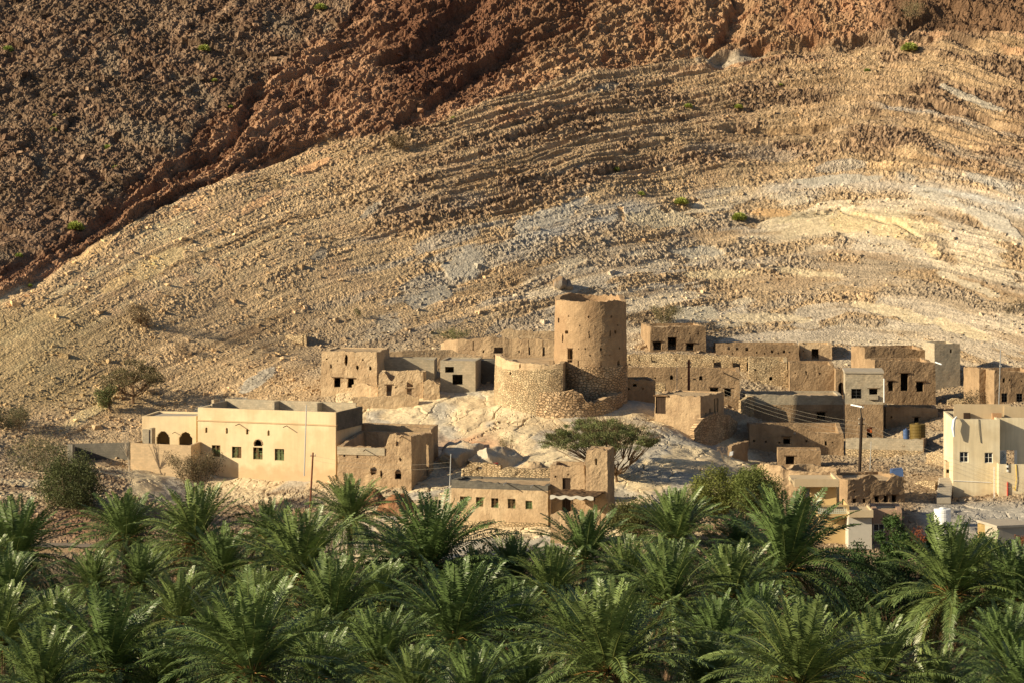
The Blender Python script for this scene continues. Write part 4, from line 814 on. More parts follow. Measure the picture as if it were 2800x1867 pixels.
# centre right
r8, f8_, zb8, W8, H8 = house("two_storey_house", "broad mud house with grey block coping, half shaded, one door and one window", "house", 2040, 2306, 358, -1, [(2040, 1078), (2306, 1082)], 1190, 6., [MUDR],
    [(2234, 2257, 1126, 1178), (2277, 2298, 1147, 1179)], roof=.15, amp=.04, bands=((1106, BLOCK),))
spout(r8, f8_, 2215, 1139, 1., .05)
r9, f9_, zb9, W9, H9 = house("block_topped_house", "mud house carrying a grey block upper room with a barred window, beside the lamp pole", "house", 2311, 2415, 351, 4, [(2311, 1016), (2415, 1020)], 1216, 5., [MUDR],
    [(2327.5, 2355.6, 1062, 1089, 'r', 'g'), (2376.5, 2400, 1062, 1078), (2370, 2385, 1168, 1196, 'r')], roof=0., ext=.12, amp=.035, bands=((1104, BLOCK),), roofm=CONC, batter=0)
mb = MB(); u = f9_.u(2370); mb.box(f9_.P(f9_.u(2370) , .2, f9_.z(1182, u)), f9_.U * .6, f9_.I * .05, (0, 0, .6)); mb.build('orange_panel', ORANGE, r9)
mb = MB(); u = f9_.u(2374); mb.box(f9_.P(u, -.28, f9_.z(1091, u)), f9_.U * 1.15, f9_.I * .25, (0, 0, .5)); mb.build('balcony_box', BLOCK, r9)
def tube_light(label, p, q, pt=None):
    t = thing("tube_lamp", label, "lamp", p); mb = MB(); mb.tube([p, q], .08, 8); mb.build('tube', WHITE, t); p, q = np.array(p), np.array(q)
    mb = MB(); d = (q - p) / np.linalg.norm(q - p); mb.box(p - [0, .0, -.07], q - p, (0, .16, 0), (0, 0, .05)); mb.build('housing', GALV, t)
tube_light("white tube lamp fixed upright on the corner of the block upper room", tuple(f9_.P(W9 + .1, -.12, f9_.z(1099, W9))), tuple(f9_.P(W9 + .1, -.12, f9_.z(1034, W9))))
tube_light("slanting white tube lamp sticking out over the tall dark pole", at(2327, 1106, 339), at(2361, 1113, 337))
tube_light("short white tube lamp by the square grey corner turret", at(2558, 990, 372), at(2575, 996, 370))
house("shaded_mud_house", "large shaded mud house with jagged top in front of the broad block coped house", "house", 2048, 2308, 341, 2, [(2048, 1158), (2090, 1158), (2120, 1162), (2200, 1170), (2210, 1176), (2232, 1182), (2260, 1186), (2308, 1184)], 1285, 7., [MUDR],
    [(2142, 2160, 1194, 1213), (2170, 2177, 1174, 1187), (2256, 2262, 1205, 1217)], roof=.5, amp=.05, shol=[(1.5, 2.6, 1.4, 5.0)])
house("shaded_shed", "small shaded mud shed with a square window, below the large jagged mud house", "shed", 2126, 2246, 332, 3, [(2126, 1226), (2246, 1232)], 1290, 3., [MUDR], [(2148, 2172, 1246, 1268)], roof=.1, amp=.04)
wallrun("stone_yard_wall", "yard wall of grey block over rubble stone, right of the tall dark pole", [(2312, 1198, 340), (2360, 1196, 339.5), (2410, 1197, 339), (2470, 1199, 338.5), (2524, 1200, 338)], 1280, 0, .4, BLOCK, None, amp=.03, holes=[(2468, 2474, 1216, 1221)], bands=(1226, RSTONE))
wallrun("mud_yard_wall", "short mud wall turning back at the right end of the stone yard wall", [(2526, 1199, 338), (2535, 1196, 345)], 1290, 0, .35, MUDR, None, amp=.04)
house("mud_house", "mud house with three dark windows, right of the block upper room", "house", 2390, 2560, 366, -8, [(2390, 984), (2470, 986), (2560, 992)], 1120, 6., [MUDR],
    [(2463, 2484, 1020, 1068), (2507, 2527, 1043, 1070), (2428, 2442, 1041, 1068)], roof=.3, amp=.06, batter=.02)
house("mud_house", "fluted mud wall block rising behind the house with three dark windows", "house", 2363, 2539, 382, -10, [(2363, 949), (2400, 947), (2470, 951), (2539, 958)], 1000, 6., [MUDR], [], roof=.3, amp=.07)
house("turret", "square grey turret with one tiny window above the right hand houses", "tower", 2555, 2626, 380, -12, [(2555, 939), (2626, 940)], 1060, 4.5, [BLOCK], [(2598, 2603.5, 954, 964)], roof=.2, amp=.02, batter=.006)
wallrun("shaded_wall", "long shaded terrace wall of mud and stone below the three window house", [(2420, 1108, 359), (2500, 1110, 359), (2590, 1118, 358), (2606, 1130, 357)], 1180, 0, .6, MUDR, None, amp=.06, bands=(1150, RSTONE))
house("mud_house", "mud house with square windows at the right edge, above the cream modern house", "house", 2718, 2840, 354, -9, [(2718, 1012), (2760, 1016), (2840, 1018)], 1130, 6., [MUDR],
    [(2738, 2755, 1074, 1099, 'r', 'g'), (2780, 2797, 1075, 1100, 'r', 'g'), (2741, 2748, 1034, 1045)], roof=.25, amp=.06)
house("mud_room", "narrow mud room in the gap left of the mud house at the right edge", "building", 2678, 2712, 357, -14, [(2678, 1006), (2712, 1014)], 1125, 5., [MUDR], [], roof=.3, amp=.05)
wallrun("stone_wall", "rubble stone wall with jutting timbers between the long mud house and the block coped house", [(2026, 1092, 356), (2050, 1084, 356.5), (2090, 1078, 362), (2150, 1076, 364)], 1150, 0, .6, RSTONE, None, amp=.12)
wallrun("shaded_wall", "low broken wall in the dark gully below the rubble retaining wall", [(2000, 1218, 331), (2022, 1210, 333), (2046, 1205, 335)], 1250, 0, .5, MUDR, None, amp=.1)
wallrun("ruined_wall", "low stone wall stub on the bare ground right of the corner turret", [(2590, 1092, 364), (2620, 1088, 364), (2655, 1094, 363)], 1120, 0, .5, RSTONE, None, amp=.1)
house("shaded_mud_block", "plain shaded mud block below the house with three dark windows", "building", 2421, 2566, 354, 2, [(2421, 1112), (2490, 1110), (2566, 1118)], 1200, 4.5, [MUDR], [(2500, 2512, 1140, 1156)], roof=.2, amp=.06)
wallrun("stone_terrace", "low dry stone terrace stepping down left of the cream modern house", [(2532, 1238, 332), (2560, 1232, 330), (2590, 1240, 326)], 1290, 0, .7, RSTONE, None, amp=.12)
wallrun("stone_terrace", "short dry stone terrace above the concrete steps", [(2500, 1318, 316), (2530, 1312, 315), (2556, 1318, 314)], 1350, 0, .7, RSTONE, None, amp=.12)
# water tanks
def tank(label, px, py, Y, r, h, m, ribs=5, name="water_tank"):
    b = at(px, py, Y); t = thing(name, label, "water tank", b); mb = MB(); n = 24; zz = [0]; rs = [r]
    for k in range(ribs): z0 = h * k / ribs; zz += [z0 + h / ribs * .15, z0 + h / ribs * .85]; rs += [r * 1.04, r * 1.04]; zz.append(z0 + h / ribs); rs.append(r)
    mb.tube([(b[0], b[1], b[2] + z) for z in zz], rs, n); mb.build('tank_body', m, t, smooth=False)
    mb = MB(); mb.tube([(b[0], b[1], b[2] + h), (b[0], b[1], b[2] + h + .12), (b[0], b[1], b[2] + h + .16)], [r * .35, r * .35, r * .1], 16); mb.build('lid', m, t)
    return t
tank("squat yellow plastic water tank, darkened for shade, behind the stone yard wall", 2509, 1199, 344, .90, 1.75, YELT)
tank("small dark blue drum left of the yellow water tank", 2478, 1199, 344, .35, 1.1, BLUE, 3)
# ---- modern cream house at the right
rm, fm_, zbm, Wm, Hm = house("modern_house", "modern two storey cream house with barred windows and a recessed door, right edge", "house", 2606, 2734, 311, 2, [(2606, 1145), (2734, 1146)], 1372, 9., [NEWC],
    [(2624, 2648, 1234, 1263, 'r', 'm'), (2692, 2715, 1236, 1265, 'r', 'm')], roof=.5, amp=0, batter=0, th=.25, sides=(1, 1))
u1 = fm_.u(2734)
mb = MB(); panel(mb, lambda u, v, w: fm_.P(0, 0, 0)[None] + (u1 + u)[:, None] * fm_.U + (1.5 + w)[:, None] * fm_.I + np.stack([0 * u, 0 * u, zbm + v], -1), 6., Hm, .25, [(.03, 1.75, fm_.z(1268, u1, 1.5) - zbm, fm_.z(1229, u1, 1.5) - zbm, 'r')], 1., None, 0, 0); mb.build('recessed_wall', NEWC, rm)
dr = MB(); Z_ = np.array([0, 0, 1.]); z0d = fm_.z(1268, u1, 1.5)
dr.box(fm_.P(u1 + .05, 1.52, z0d), fm_.U * .85, fm_.I * .05, Z_ * 1.5); dd = dr.build('door', WFRAME, rm)
dr = MB()
for s in (.28, .14):
    c0 = fm_.P(u1 + .475, 1.5, z0d + .95); p4 = [c0 + fm_.U * s, c0 + Z_ * s * 1.3, c0 - fm_.U * s, c0 - Z_ * s * 1.3, c0 + fm_.U * s]; dr.tube(p4, .018, 4)
q4 = [fm_.P(u1 + .475, 1.5, z0d + .12) + fm_.U * a + Z_ * b for a, b in ((-.18, 0), (.18, 0), (.18, .4), (-.18, .4), (-.18, 0))]; dr.tube(q4, .018, 4)
dr.build('door_pattern', IRON, dd)
dr = MB(); dr.box(fm_.P(u1 + 1.72, 1.44, z0d), fm_.U * .3, fm_.I * .06, Z_ * 1.5); dr.build('door_frame', WFRAME, rm)
mb = MB(); bp = fm_.P(u1 - .32, -1.6, zbm); mb.box(bp, fm_.U * 5.5, fm_.I * .2, (0, 0, fm_.z(1268, u1, -1.6) - zbm)); mb.box(fm_.P(u1 - .318, -1.4, zbm), fm_.U * .2, fm_.I * 1.39, (0, 0, fm_.z(1268, u1, -1.6) - zbm - .003)); mb.build('terrace_wall', NEWC, rm)
mb = MB(); mb.box(fm_.P(u1 - .1, -1.38, fm_.z(1290, u1, -1.4)), fm_.U * 5.2, fm_.I * 2.85, (0, 0, .15)); mb.build('terrace_floor', CONC, rm)
mb = MB(); mb.box(fm_.P(.5, 3.6, zbm + Hm - .3), fm_.U * (fm_.u(2760, 3.6) - .5), fm_.I * .2, (0, 0, 1.55)); mb.box(fm_.P(u1 + .9, 3.4, zbm + Hm - .3), fm_.U * 5, fm_.I * .19, (0, 0, 1.35)); mb.build('roof_parapet', NEWC, rm)
mb = MB(); mb.box(fm_.P(fm_.u(2645), 3., zbm + Hm - .3), fm_.U * .7, fm_.I * .5, (0, 0, .65)); mb.build('roof_unit', DWOOD, rm)
mb = MB(); mb.box(fm_.P(fm_.u(2722), 2.6, zbm + Hm - .35), fm_.U * 1., fm_.I * .6, (0, 0, .72)); mb.build('brick_pier', mat("brick_tan", (.45, .27, .15), bump=.3), rm)
mb = MB(); u = fm_.u(2676); mb.tube([fm_.P(u, -.05, zbm + Hm + .02), fm_.P(u + .05, -.06, zbm + Hm - 1.1), fm_.P(u + .2, -.05, zbm + Hm - 2.3), fm_.P(u + .24, -.04, zbm + Hm - 2.5)], .03, 5); mb.build('hanging_cable', BLACK, rm)
mb = MB(); u = fm_.u(2755, -1.6); mb.tube([fm_.P(u, -1.7, fm_.z(1370, u, -1.7)), fm_.P(u, -1.7, fm_.z(1320, u, -1.7)), fm_.P(u, -1.62, fm_.z(1317, u, -1.7))], .09, 8); mb.build('red_pipe', REDP, rm)
mb = MB(); ul = fm_.u(2719, -1.6); mb.tube([fm_.P(0, -.05, fm_.z(1313, 0)), fm_.P(ul - .1, -.05, fm_.z(1318, ul))], .03, 5); mb.tube([fm_.P(ul - .03, -1.66, fm_.z(1270, ul)), fm_.P(ul - .03, -1.66, fm_.z(1361, ul)), fm_.P(ul + .8, -1.66, fm_.z(1366, ul)), fm_.P(ul + 1.1, -1.66, fm_.z(1372, ul))], .04, 5); mb.build('white_pipe', WHITE, rm)
mb = MB(); uy = fm_.u(2778, -1.6); mb.tube([fm_.P(uy, -1.65, fm_.z(1268, uy, -1.65)), fm_.P(uy + .05, -1.68, fm_.z(1310, uy, -1.65)), fm_.P(uy - .1, -1.68, fm_.z(1340, uy, -1.65)), fm_.P(uy - .35, -1.68, fm_.z(1330, uy, -1.65))], .035, 5); mb.build('yellow_hose', YEL, rm)
mb = MB()
for k in range(4): mb.box(fm_.P(fm_.u(2747), -1.72, fm_.z(1289 - 6 * k, uy, -1.7)), fm_.U * .17, fm_.I * .1, (0, 0, .235), 1 if k % 2 else 0)
tag(mb.build('cloth_strip', [WHITE, BLACK], None, origin=fm_.P(fm_.u(2747), -1.72, fm_.z(1289, uy))), "black and white cloth strip hung on the terrace wall of the modern house", "cloth")
mb = MB(); b = at(2609, 1170, 310.5); mb.tube([(b[0], b[1], b[2] - .9), (b[0] - .12, b[1], b[2]), (b[0], b[1], b[2] + .9), (b[0] + .3, b[1] + .3, b[2] + 1.2)], [.1, .18, .16, .08], 8)
mb.build('bundled_sheet', WHITE, rm)
ru, fu_, *_ = house("small_outhouse", "small cream outhouse box at the head of the concrete steps", "outhouse", 2586, 2604, 314.5, 2, [(2586, 1261), (2604, 1262)], 1305, 2., [NEWC], [(2587, 2603, 1282, 1292)], roof=.1, amp=0, batter=0, th=.1, skirt=.6)
st = thing("steps", "narrow concrete steps climbing beside the cream modern house", "steps", at(2580, 1363, 305))
for k in range(9):
    Y_ = 306 + .9 * k; p = at(2562 + 1. * k, 1360 - 6.6 * k, Y_); mb = MB(); mb.box((p[0], p[1], p[2] - .6), (1.45, 0, 0), (0, .895, 0), (0, 0, .6)); mb.build('step', CONC, st)
# ---- lower right
tank("white ribbed water tank standing among the mango trees", 2577, 1436, 290, .82, 1.68, WHITE, 4)
rb_ = thing("blue_container", "faded blue plastic tank box on the path behind the jagged mud house", "container", at(2455, 1310, 309)); b = np.array(at(2436, 1309, 309)); mb = MB()
mb.add([b, b + [1.35, -.2, 0], b + [1.35, .9, 0], b + [0, 1.1, 0], b + [.06, 0, .95], b + [1.25, -.15, 1.08], b + [1.25, .9, 1.15], b + [.06, 1.1, 1.0]], [(0, 1, 5, 4), (1, 2, 6, 5), (2, 3, 7, 6), (3, 0, 4, 7), (4, 5, 6, 7)]); mb.build('box', BLUE, rb_)
mb = MB(); mb.box(b + [.2, -.06, .98], (.8, 0, .06), (0, .5, 0), (0, 0, .08)); mb.build('lid', BLUE, rb_)
house("jagged_mud_house", "long mud house with jagged broken top and five dark windows above the cream balcony house", "house", 2317, 2474, 303, -16,
    [(2317, 1312), (2345, 1308), (2380, 1300), (2395, 1302), (2405, 1316), (2415, 1310), (2425, 1318), (2440, 1302), (2455, 1300), (2474, 1304)], 1395, 6.5, [MUDR],
    [(2332, 2341, 1362, 1385), (2360, 2368, 1362, 1385), (2392, 2404, 1355, 1385), (2416, 2429, 1353, 1386), (2440, 2452, 1352, 1386)], roof=.35, amp=.09, rise=.12)
wallrun("ruined_enclosure", "low oval ruin with crumbled mud walls above the lime green bushes", [(2070, 1273, 313), (2074, 1268, 311), (2100, 1267, 309), (2135, 1273, 308), (2152, 1284, 308), (2180, 1286, 307.5), (2240, 1292, 307), (2290, 1284, 306.5), (2297, 1278, 309)], 1325, 0, .5, MUD, None, cat="ruin", amp=.12)
wallrun("ruined_enclosure", "ragged inner arc of mud wall inside the low oval ruin", [(2160, 1278, 313), (2176, 1270, 313.5), (2210, 1268, 314), (2250, 1276, 313.5), (2285, 1276, 312.5)], 1310, 0, .6, MUD, None, cat="ruin", amp=.12)
rh, fh_, zbh, Wh, Hh_ = house("balcony_house", "cream villa with pierced balcony screens and projecting roof slabs among the palms", "house", 2196, 2287, 290, 10, [(2196, 1326), (2287, 1327)], 1500, 4.5, [OCHRE], [(2198, 2214, 1332, 1378)], roof=.1, amp=0, batter=0, th=.2)
mb = MB()
def slab(x0, x1, y0, y1, Y, d, m_, nm, hh=None):
    a = at(x0, y1, Y); b = at(x1, y1, Y); c = at(x0, y0, Y); q = MB(); q.box((a[0], Y, a[2]), (b[0] - a[0], 0, 0), (0, d, 0), (0, 0, c[2] - a[2])); return q.build(nm, m_, rh)
slab(2172, 2294, 1318, 1330, 288.5, 6.2, NEWC, 'roof_slab')
for (x0, x1, Y_, d_) in ((2172, 2294, 288.5, .2), (2172, 2294, 294.5, .2)): slab(x0, x1, 1309, 1318.03, Y_, d_, NEWC, 'roof_kerb')
slab(2288, 2294, 1309.5, 1318.02, 288.72, 5.7, NEWC, 'roof_kerb')
slab(2236, 2322, 1404, 1413, 285.5, 5.5, OCHRE, 'balcony_slab')
def lattice(x0, x1, y0, y1, Y, nx, ny, nm='breeze_screen'):
    a = at(x0, y1, Y); b = at(x1, y0, Y); q = MB(); dx = (b[0] - a[0]) / nx; dz = (b[2] - a[2]) / ny
    for i in range(nx + 1): q.box((a[0] + i * dx - .03, Y, a[2]), (.06, 0, 0), (0, .1, 0), (0, 0, b[2] - a[2]))
    for j in range(ny + 1): q.box((a[0], Y + .003, a[2] + j * dz - .03), (b[0] - a[0], 0, 0), (0, .094, 0), (0, 0, .06))
    for i in range(nx):
        for j in range(ny):
            c = (a[0] + (i + .5) * dx, Y + .05, a[2] + (j + .5) * dz); s = .30
            q.tube([(c[0] - dx * s, c[1], c[2]), (c[0], c[1], c[2] + dz * s), (c[0] + dx * s, c[1], c[2]), (c[0], c[1], c[2] - dz * s), (c[0] - dx * s, c[1], c[2])], .022, 4)
    return q.build(nm, LATT, rh)
lattice(2197, 2214.5, 1332, 1378, 290.25, 4, 10)
slab(2214.6, 2216.4, 1331, 1379, 289.9, .15, LATT, 'screen_post')
lattice(2238, 2316, 1385, 1402, 285.7, 14, 3)
slab(2236, 2322, 1380, 1384, 285.5, .2, OCHRE, 'balcony_rail'); slab(2316.5, 2322, 1384.02, 1403.98, 285.5, .2, OCHRE, 'balcony_pier')
slab(2318.5, 2322, 1380.2, 1403.9, 285.72, 5., OCHRE, 'balcony_side')
slab(2240, 2319, 1413.03, 1500, 287.2, 3.4, OCHRE, 'ground_wall')
slab(2322.2, 2388, 1400, 1413.5, 284, 4.6, NEWC, 'porch_roof'); slab(2322.2, 2388, 1394, 1400.02, 284, .2, NEWC, 'porch_kerb'); slab(2384, 2388, 1394.2, 1400.03, 284.22, 4.3, NEWC, 'porch_kerb')
slab(2320, 2384, 1413.53, 1500, 284.6, 3.8, GREYP, 'porch_wall')
house("pink_mud_house", "plain pinkish house wall with a large framed window, half hidden by mango leaves", "house", 2386, 2466, 288, 4, [(2386, 1391), (2466, 1394)], 1500, 5., [mat("pink_plaster", (.40, .27, .19), var=.1, bump=.3)],
    [(2388, 2418, 1431, 1472, 'r', 'm')], roof=.15, amp=.01, batter=0)
house("ochre_hut", "small ochre block hut with flat roof and one window in the lower right corner", "hut", 2728, 2820, 283, -16, [(2728, 1437), (2820, 1438)], 1505, 4.2, [CONC], [(2750, 2777, 1473, 1491, 'r', 'm')], roof=0., ext=.15, amp=0, batter=0)
house("shed_wall", "sunlit yellow side wall left of the small ochre block hut", "wall", 2673, 2726, 286, 20, [(2673, 1430), (2726, 1440)], 1500, 1.0, [mat("yellow_block", (.52, .37, .16), kind='block', bump=.3)], [], roof=.05, amp=0, batter=0)
# road edge among the left palms
wallrun("road_wall", "brown retaining wall below the road, glimpsed between the left palms", [(60, 1496, 281), (150, 1497, 281), (240, 1499, 281), (330, 1500, 281)], 1590, 0, .4, MUD, None, amp=.02, skirt=3)
rd = grid_obj("road", *[np.array(t, float) for t in ([[-58, -38, -33], [-58, -38, -33]], [[281.4, 281.4, 281.4], [284, 284, 284]], [[9.6, 9.6, 9.6], [9.65, 9.65, 9.65]])], None, mat("road_surface", (.22, .18, .14), bump=.3)); rd["kind"] = "structure"
# ---- poles and lamps on the right
pole("power_pole", "rust red power pole stub on the long mud house, below the terrace wall", "power pole", 1883.5, 983, 1075, 352, .16, RUST, 0, lambda t, a, b: arms(t, a, b, (.5, .9), .3))
pole("thin_pole", "thin white pole left of the red pole stub on the long mud house", "pole", 1851, 1000, 1070, 353, .04, GALV)
def lampx(t, a, b):
    mb = MB(); mb.tube([(a[0], a[1], a[2] - .3), (a[0] - .1, a[1], a[2] + .9), (a[0] + .15, a[1], a[2] + 1.25)], [.08, .07, .05], 6); mb.build('bracket', BLACK, t); arms(t, a, b, (.3, .8), .35, BLACK)
pole("power_pole", "tall nearly black power pole in front of the block upper room", "power pole", 2356, 1140, 1300, 322, .18, mat("tarred_pole", (.035, .025, .02), var=.2), -6, lampx)
pole("thin_pole", "thin white pole before the stone yard wall", "pole", 2382, 1206, 1285, 322, .05, GALV, -3)
pole("antenna_mast", "slender tall mast above the right hand mud house, by the modern house roof", "mast", 2736, 955, 1117, 330, .06, GALV, -5, lambda t, a, b: arms(t, a, b, (2.0,), .15, IRON))
def wires(label, P1, P2, n, dz, sag, grp, r=.009):
    for k in range(n):
        a = np.array(P1) + [0, 0, -dz * k]; b = np.array(P2) + [0, 0, -dz * k * 1.1]; mb = MB(); t = np.linspace(0, 1, 14)
        mb.tube([a + (b - a) * s - np.array([0, 0, sag * 4 * s * (1 - s)]) for s in t], r, 4)
        o = mb.build('overhead_wire', CABLE, None, origin=(a + b) / 2); tag(o, (('topmost', 'second', 'third', 'lowest') if n == 4 else ('upper', 'lower'))[k] + ' ' + label, "wire", grp)
wires("of the four wires between the red pole stub and the dark pole", at(1884, 1010, 351), at(2352, 1152, 322), 4, .42, 1.0, "wires left of the dark pole")
wires("of the four wires from the dark pole past the modern house", at(2358, 1152, 322), at(2880, 1320, 300), 4, .42, .8, "wires right of the dark pole")
wires("wire of the pair running right from the rust red pole", at(858, 1245, 305.8), at(1233, 1262, 300), 2, .45, .6, "wires right of the rust red pole")
# ------------------------------------------------------------------ palms
def nrm(v): return v / (np.linalg.norm(v, axis=-1, keepdims=True) + 1e-9)
def frond(mb, az, el, L, droop, rs, green, n=46, lw=.088, ll=.62, roll=0.):
    s = np.linspace(0, 1, n); e = el - droop * s ** 1.5
    side0 = R(rs.uniform(-14, 14)); a = az + side0 * s ** 2
    T = np.stack([np.cos(e) * np.cos(a), np.cos(e) * np.sin(a), np.sin(e)], -1)
    P = np.concatenate([[[0, 0, 0]], np.cumsum(T[:-1] * L / (n - 1), axis=0)]) + np.array([math.cos(az), math.sin(az), 0]) * .22
    S = np.stack([-np.sin(a), np.cos(a), 0 * a], -1); N = np.cross(T, S) * -1; N = nrm(np.where((N[:, 2:3] < 0) & (abs(el) < 3), -N, N))
    cr, sr = math.cos(roll), math.sin(roll); S, N = S * cr + N * sr, N * cr - S * sr
    mb.tube(P[::3], np.linspace(.032, .008, len(P[::3])), 3, 0, np.array(green) * [1.3, 1.1, 1.])
    k = np.arange(int(n * .16), n); ps = P[k]; ss = s[k]
    prof = np.interp(ss, [.15, .3, .5, .8, 1], [.55, .9, 1, .72, .35]) * ll
    V = []; Cc = []
    for sg in (-1, 1):
        for rep in (0,):
            ph = np.interp(ss, [.15, 1], [R(80), R(40)]) + rs.normal(0, R(4), len(k)); lift = rs.normal(.30, .08, len(k))
            d = nrm(T[k] * np.cos(ph)[:, None] + S[k] * sg * np.sin(ph)[:, None] + N[k] * lift[:, None] - np.array([0, 0, .16]))
            l = (prof * rs.uniform(.85, 1.12, len(k)))[:, None]; w = nrm(np.cross(d, N[k] + S[k] * sg * .25 + .12 * rs.normal(0, 1, (len(k), 3)))) * lw * .5
            p0 = ps + T[k] * (L / (n - 1)) * .5 * rep; mid = p0 + d * l * .42; tip = p0 + d * l - np.array([0, 0, .22]) * l
            V.append(np.stack([p0, mid + w, tip, mid - w], 1).reshape(-1, 3))
            c = np.array(green)[None] * (1 + rs.normal(0, .12, (len(k), 1))) * np.array([1 + .0, 1, 1]); c = np.clip(c, .005, 1)
            Cc.append(np.repeat(c, 4, 0))
    V = np.concatenate(V); mb.add(V, np.arange(len(V)).reshape(-1, 4), 0, None, np.concatenate(Cc))
def palm_meshes(seed, dry=12):
    rs = np.random.RandomState(seed); c = MB(); nf = 90
    for k in range(nf):
        t = k / nf; el = R(87 - 118 * t ** 1.15 + rs.normal(0, 5)); L = 3.6 + 1.1 * min(1, t * 2) - .5 * max(0, t - .7) + rs.normal(0, .22)
        g = np.array([.138, .200, .062]) * (1 - .22 * rs.rand()) + np.array([.055, .02, .0]) * max(0, t - .72) * 3 * rs.rand()
        frond(c, k * 2.39996 + rs.normal(0, .2), el, L, R(14 + 74 * t ** .8 + rs.normal(0, 8)), rs, g, roll=rs.normal(0, .22))
    co = c.build('crown', FROND, None, color=True, origin=(0, 0, 0))
    d = MB()
    for k in range(dry):
        frond(d, k * 2.39996 + rs.normal(0, .4), R(-18 - 40 * rs.rand()), 2.9 + rs.rand(), R(40 + 25 * rs.rand()), rs, np.array([.26, .165, .075]) * rs.uniform(.7, 1.15), n=30, lw=.045, ll=.42)
    for k in range(46):
        a = rs.uniform(0, 6.28); e = R(rs.uniform(-15, 60)); l = rs.uniform(.7, 1.7); q = np.array([math.cos(a) * math.cos(e), math.sin(a) * math.cos(e), math.sin(e)])
        d.tube([q * .1, q * l * .6, q * l - [0, 0, .15 * l]], [.035, .025, .015], 3, 0, (.50, .26, .10))
    do = d.build('dry_fronds', FROND, None, color=True, origin=(0, 0, 0))
    return co.data, do.data, co, do
PM = []
for sd_ in range(8):
    a, b, co, do = palm_meshes(100 + sd_, {1: 40, 4: 26, 6: 22}.get(sd_, 12)); bpy.data.objects.remove(co); bpy.data.objects.remove(do); PM.append((a, b))
tm = MB(); zz = np.linspace(0, 1, 46); rs_ = np.random.RandomState(5); tm.tube([(.04 * math.sin(z * 5), .03 * math.sin(z * 7 + 1), z * 10) for z in zz], [.27 - .05 * z + (.045 if k % 2 else 0) for k, z in enumerate(zz)], 10)
to_ = tm.build('trunk', PTRUNK, None, origin=(0, 0, 0)); TRM = to_.data; bpy.data.objects.remove(to_)
PALMS = """43,1527,170,0,left edge, crown below the olive bushes and above the road gap
534,1484,157,1,full skirted palm with hanging brown fronds in front of the cream house yard wall
345,1470,130,2,palm between the round green bush and the skirted palm
823,1569,187,3,large palm below the rust red power pole
914,1701,183,4,palm below the large one under the rust red pole, showing an orange heart
957,1420,115,5,topmost palm beside the red earth heap under the mud house corner
298,1833,205,6,wide palm at the lower left with arching yellow tipped fronds
689,1837,240,7,very large palm low in the frame, left of centre
255,1600,100,0,small palm right of the glimpsed road wall
489,1700,130,1,palm directly below the skirted palm
10,1760,150,2,palm at the left edge with one bright curved frond
20,1650,140,3,palm at the left edge below the road gap
1174,1549,200,4,large palm reaching over the stone footing of the five window house
1245,1744,205,5,star shaped palm with open lower fronds, bottom centre
1406,1584,118,6,small upright palm below the stone footing
1600,1530,135,7,palm standing in front of the ragged canopy
1846,1477,135,0,palm with an orange heart before the lime green bushes
1827,1649,165,1,palm with a broad open crown right of centre
1666,1832,240,2,biggest palm at the bottom, right of the star shaped one
1042,1821,160,3,palm between the very large left one and the star shaped one
1509,1625,130,4,palm behind the biggest bottom palm
2150,1560,205,5,towering palm in front of the cream balcony house
2604,1626,185,6,palm with a long bare trunk at the lower right
2007,1637,150,7,palm at the left foot of the towering palm
2187,1870,240,0,very broad palm at the bottom below the towering one
2394,1870,185,1,palm with upright sunlit fronds left of the bare trunk
2780,1645,160,2,palm at the right edge below the ochre hut
2753,1813,150,3,palm in the lower right corner
1040,1640,110,4,half hidden palm left of the large central palm
1720,1590,115,5,palm filling the gap right of the canopy palm
1400,1730,130,6,palm just right of the star shaped one
1960,1770,140,7,palm left of the very broad bottom palm
700,1670,120,0,small palm above the very large left palm
610,1570,120,1,palm right of the skirted palm, lower down
150,1745,130,2,palm right of the left edge pair
450,1890,150,3,palm crown cut by the bottom edge, left
870,1860,140,4,low palm between the two large left palms
1440,1895,140,5,palm crown cut by the bottom edge, beside the biggest palm
1935,1890,160,6,palm crown cut by the bottom edge, right of the biggest palm
2560,1905,130,7,low palm crown at the foot of the bare trunk
2700,1570,105,0,small palm above the bare trunk palm, to its right
120,1895,170,1,palm crown cut by the lower left corner
1290,1925,150,2,palm crown cut by the bottom edge under the star shaped one
735,1478,105,3,palm just left of the rust red pole foot
1090,1530,100,4,small palm tucked left of the central large palm
2020,1500,95,5,small palm between the lime bushes and the towering palm
2800,1915,150,6,palm crown cut by the lower right corner
860,1775,115,7,small shaded palm below the orange heart palm
1130,1900,120,0,palm crown cut by the bottom edge, centre left
1560,1745,120,1,shaded palm behind the biggest bottom palm, to its left
2080,1730,125,2,shaded palm between the towering and the broad bottom palm
385,1600,105,3,small palm under the skirted palm, to its left
-60,1600,150,4,palm half outside the left edge
2890,1760,160,5,palm half outside the right edge
1300,1610,105,6,small palm between the central large palm and the small upright one
590,1760,115,7,shaded palm behind the very large left palm"""
rp = random.Random(7)
_plist = []
for ln in PALMS.split("\n"):
    a, b, c, d, lab = ln.split(",", 4); px, py, r_, v = int(a), int(b), int(c), int(d)
    Y = float(np.interp(py, [1420, 1500, 1600, 1700, 1850, 1950], [272, 254, 226, 196, 156, 140])) - (r_ - 140) * .18
    _plist.append((px, py, r_, v, lab, Y))
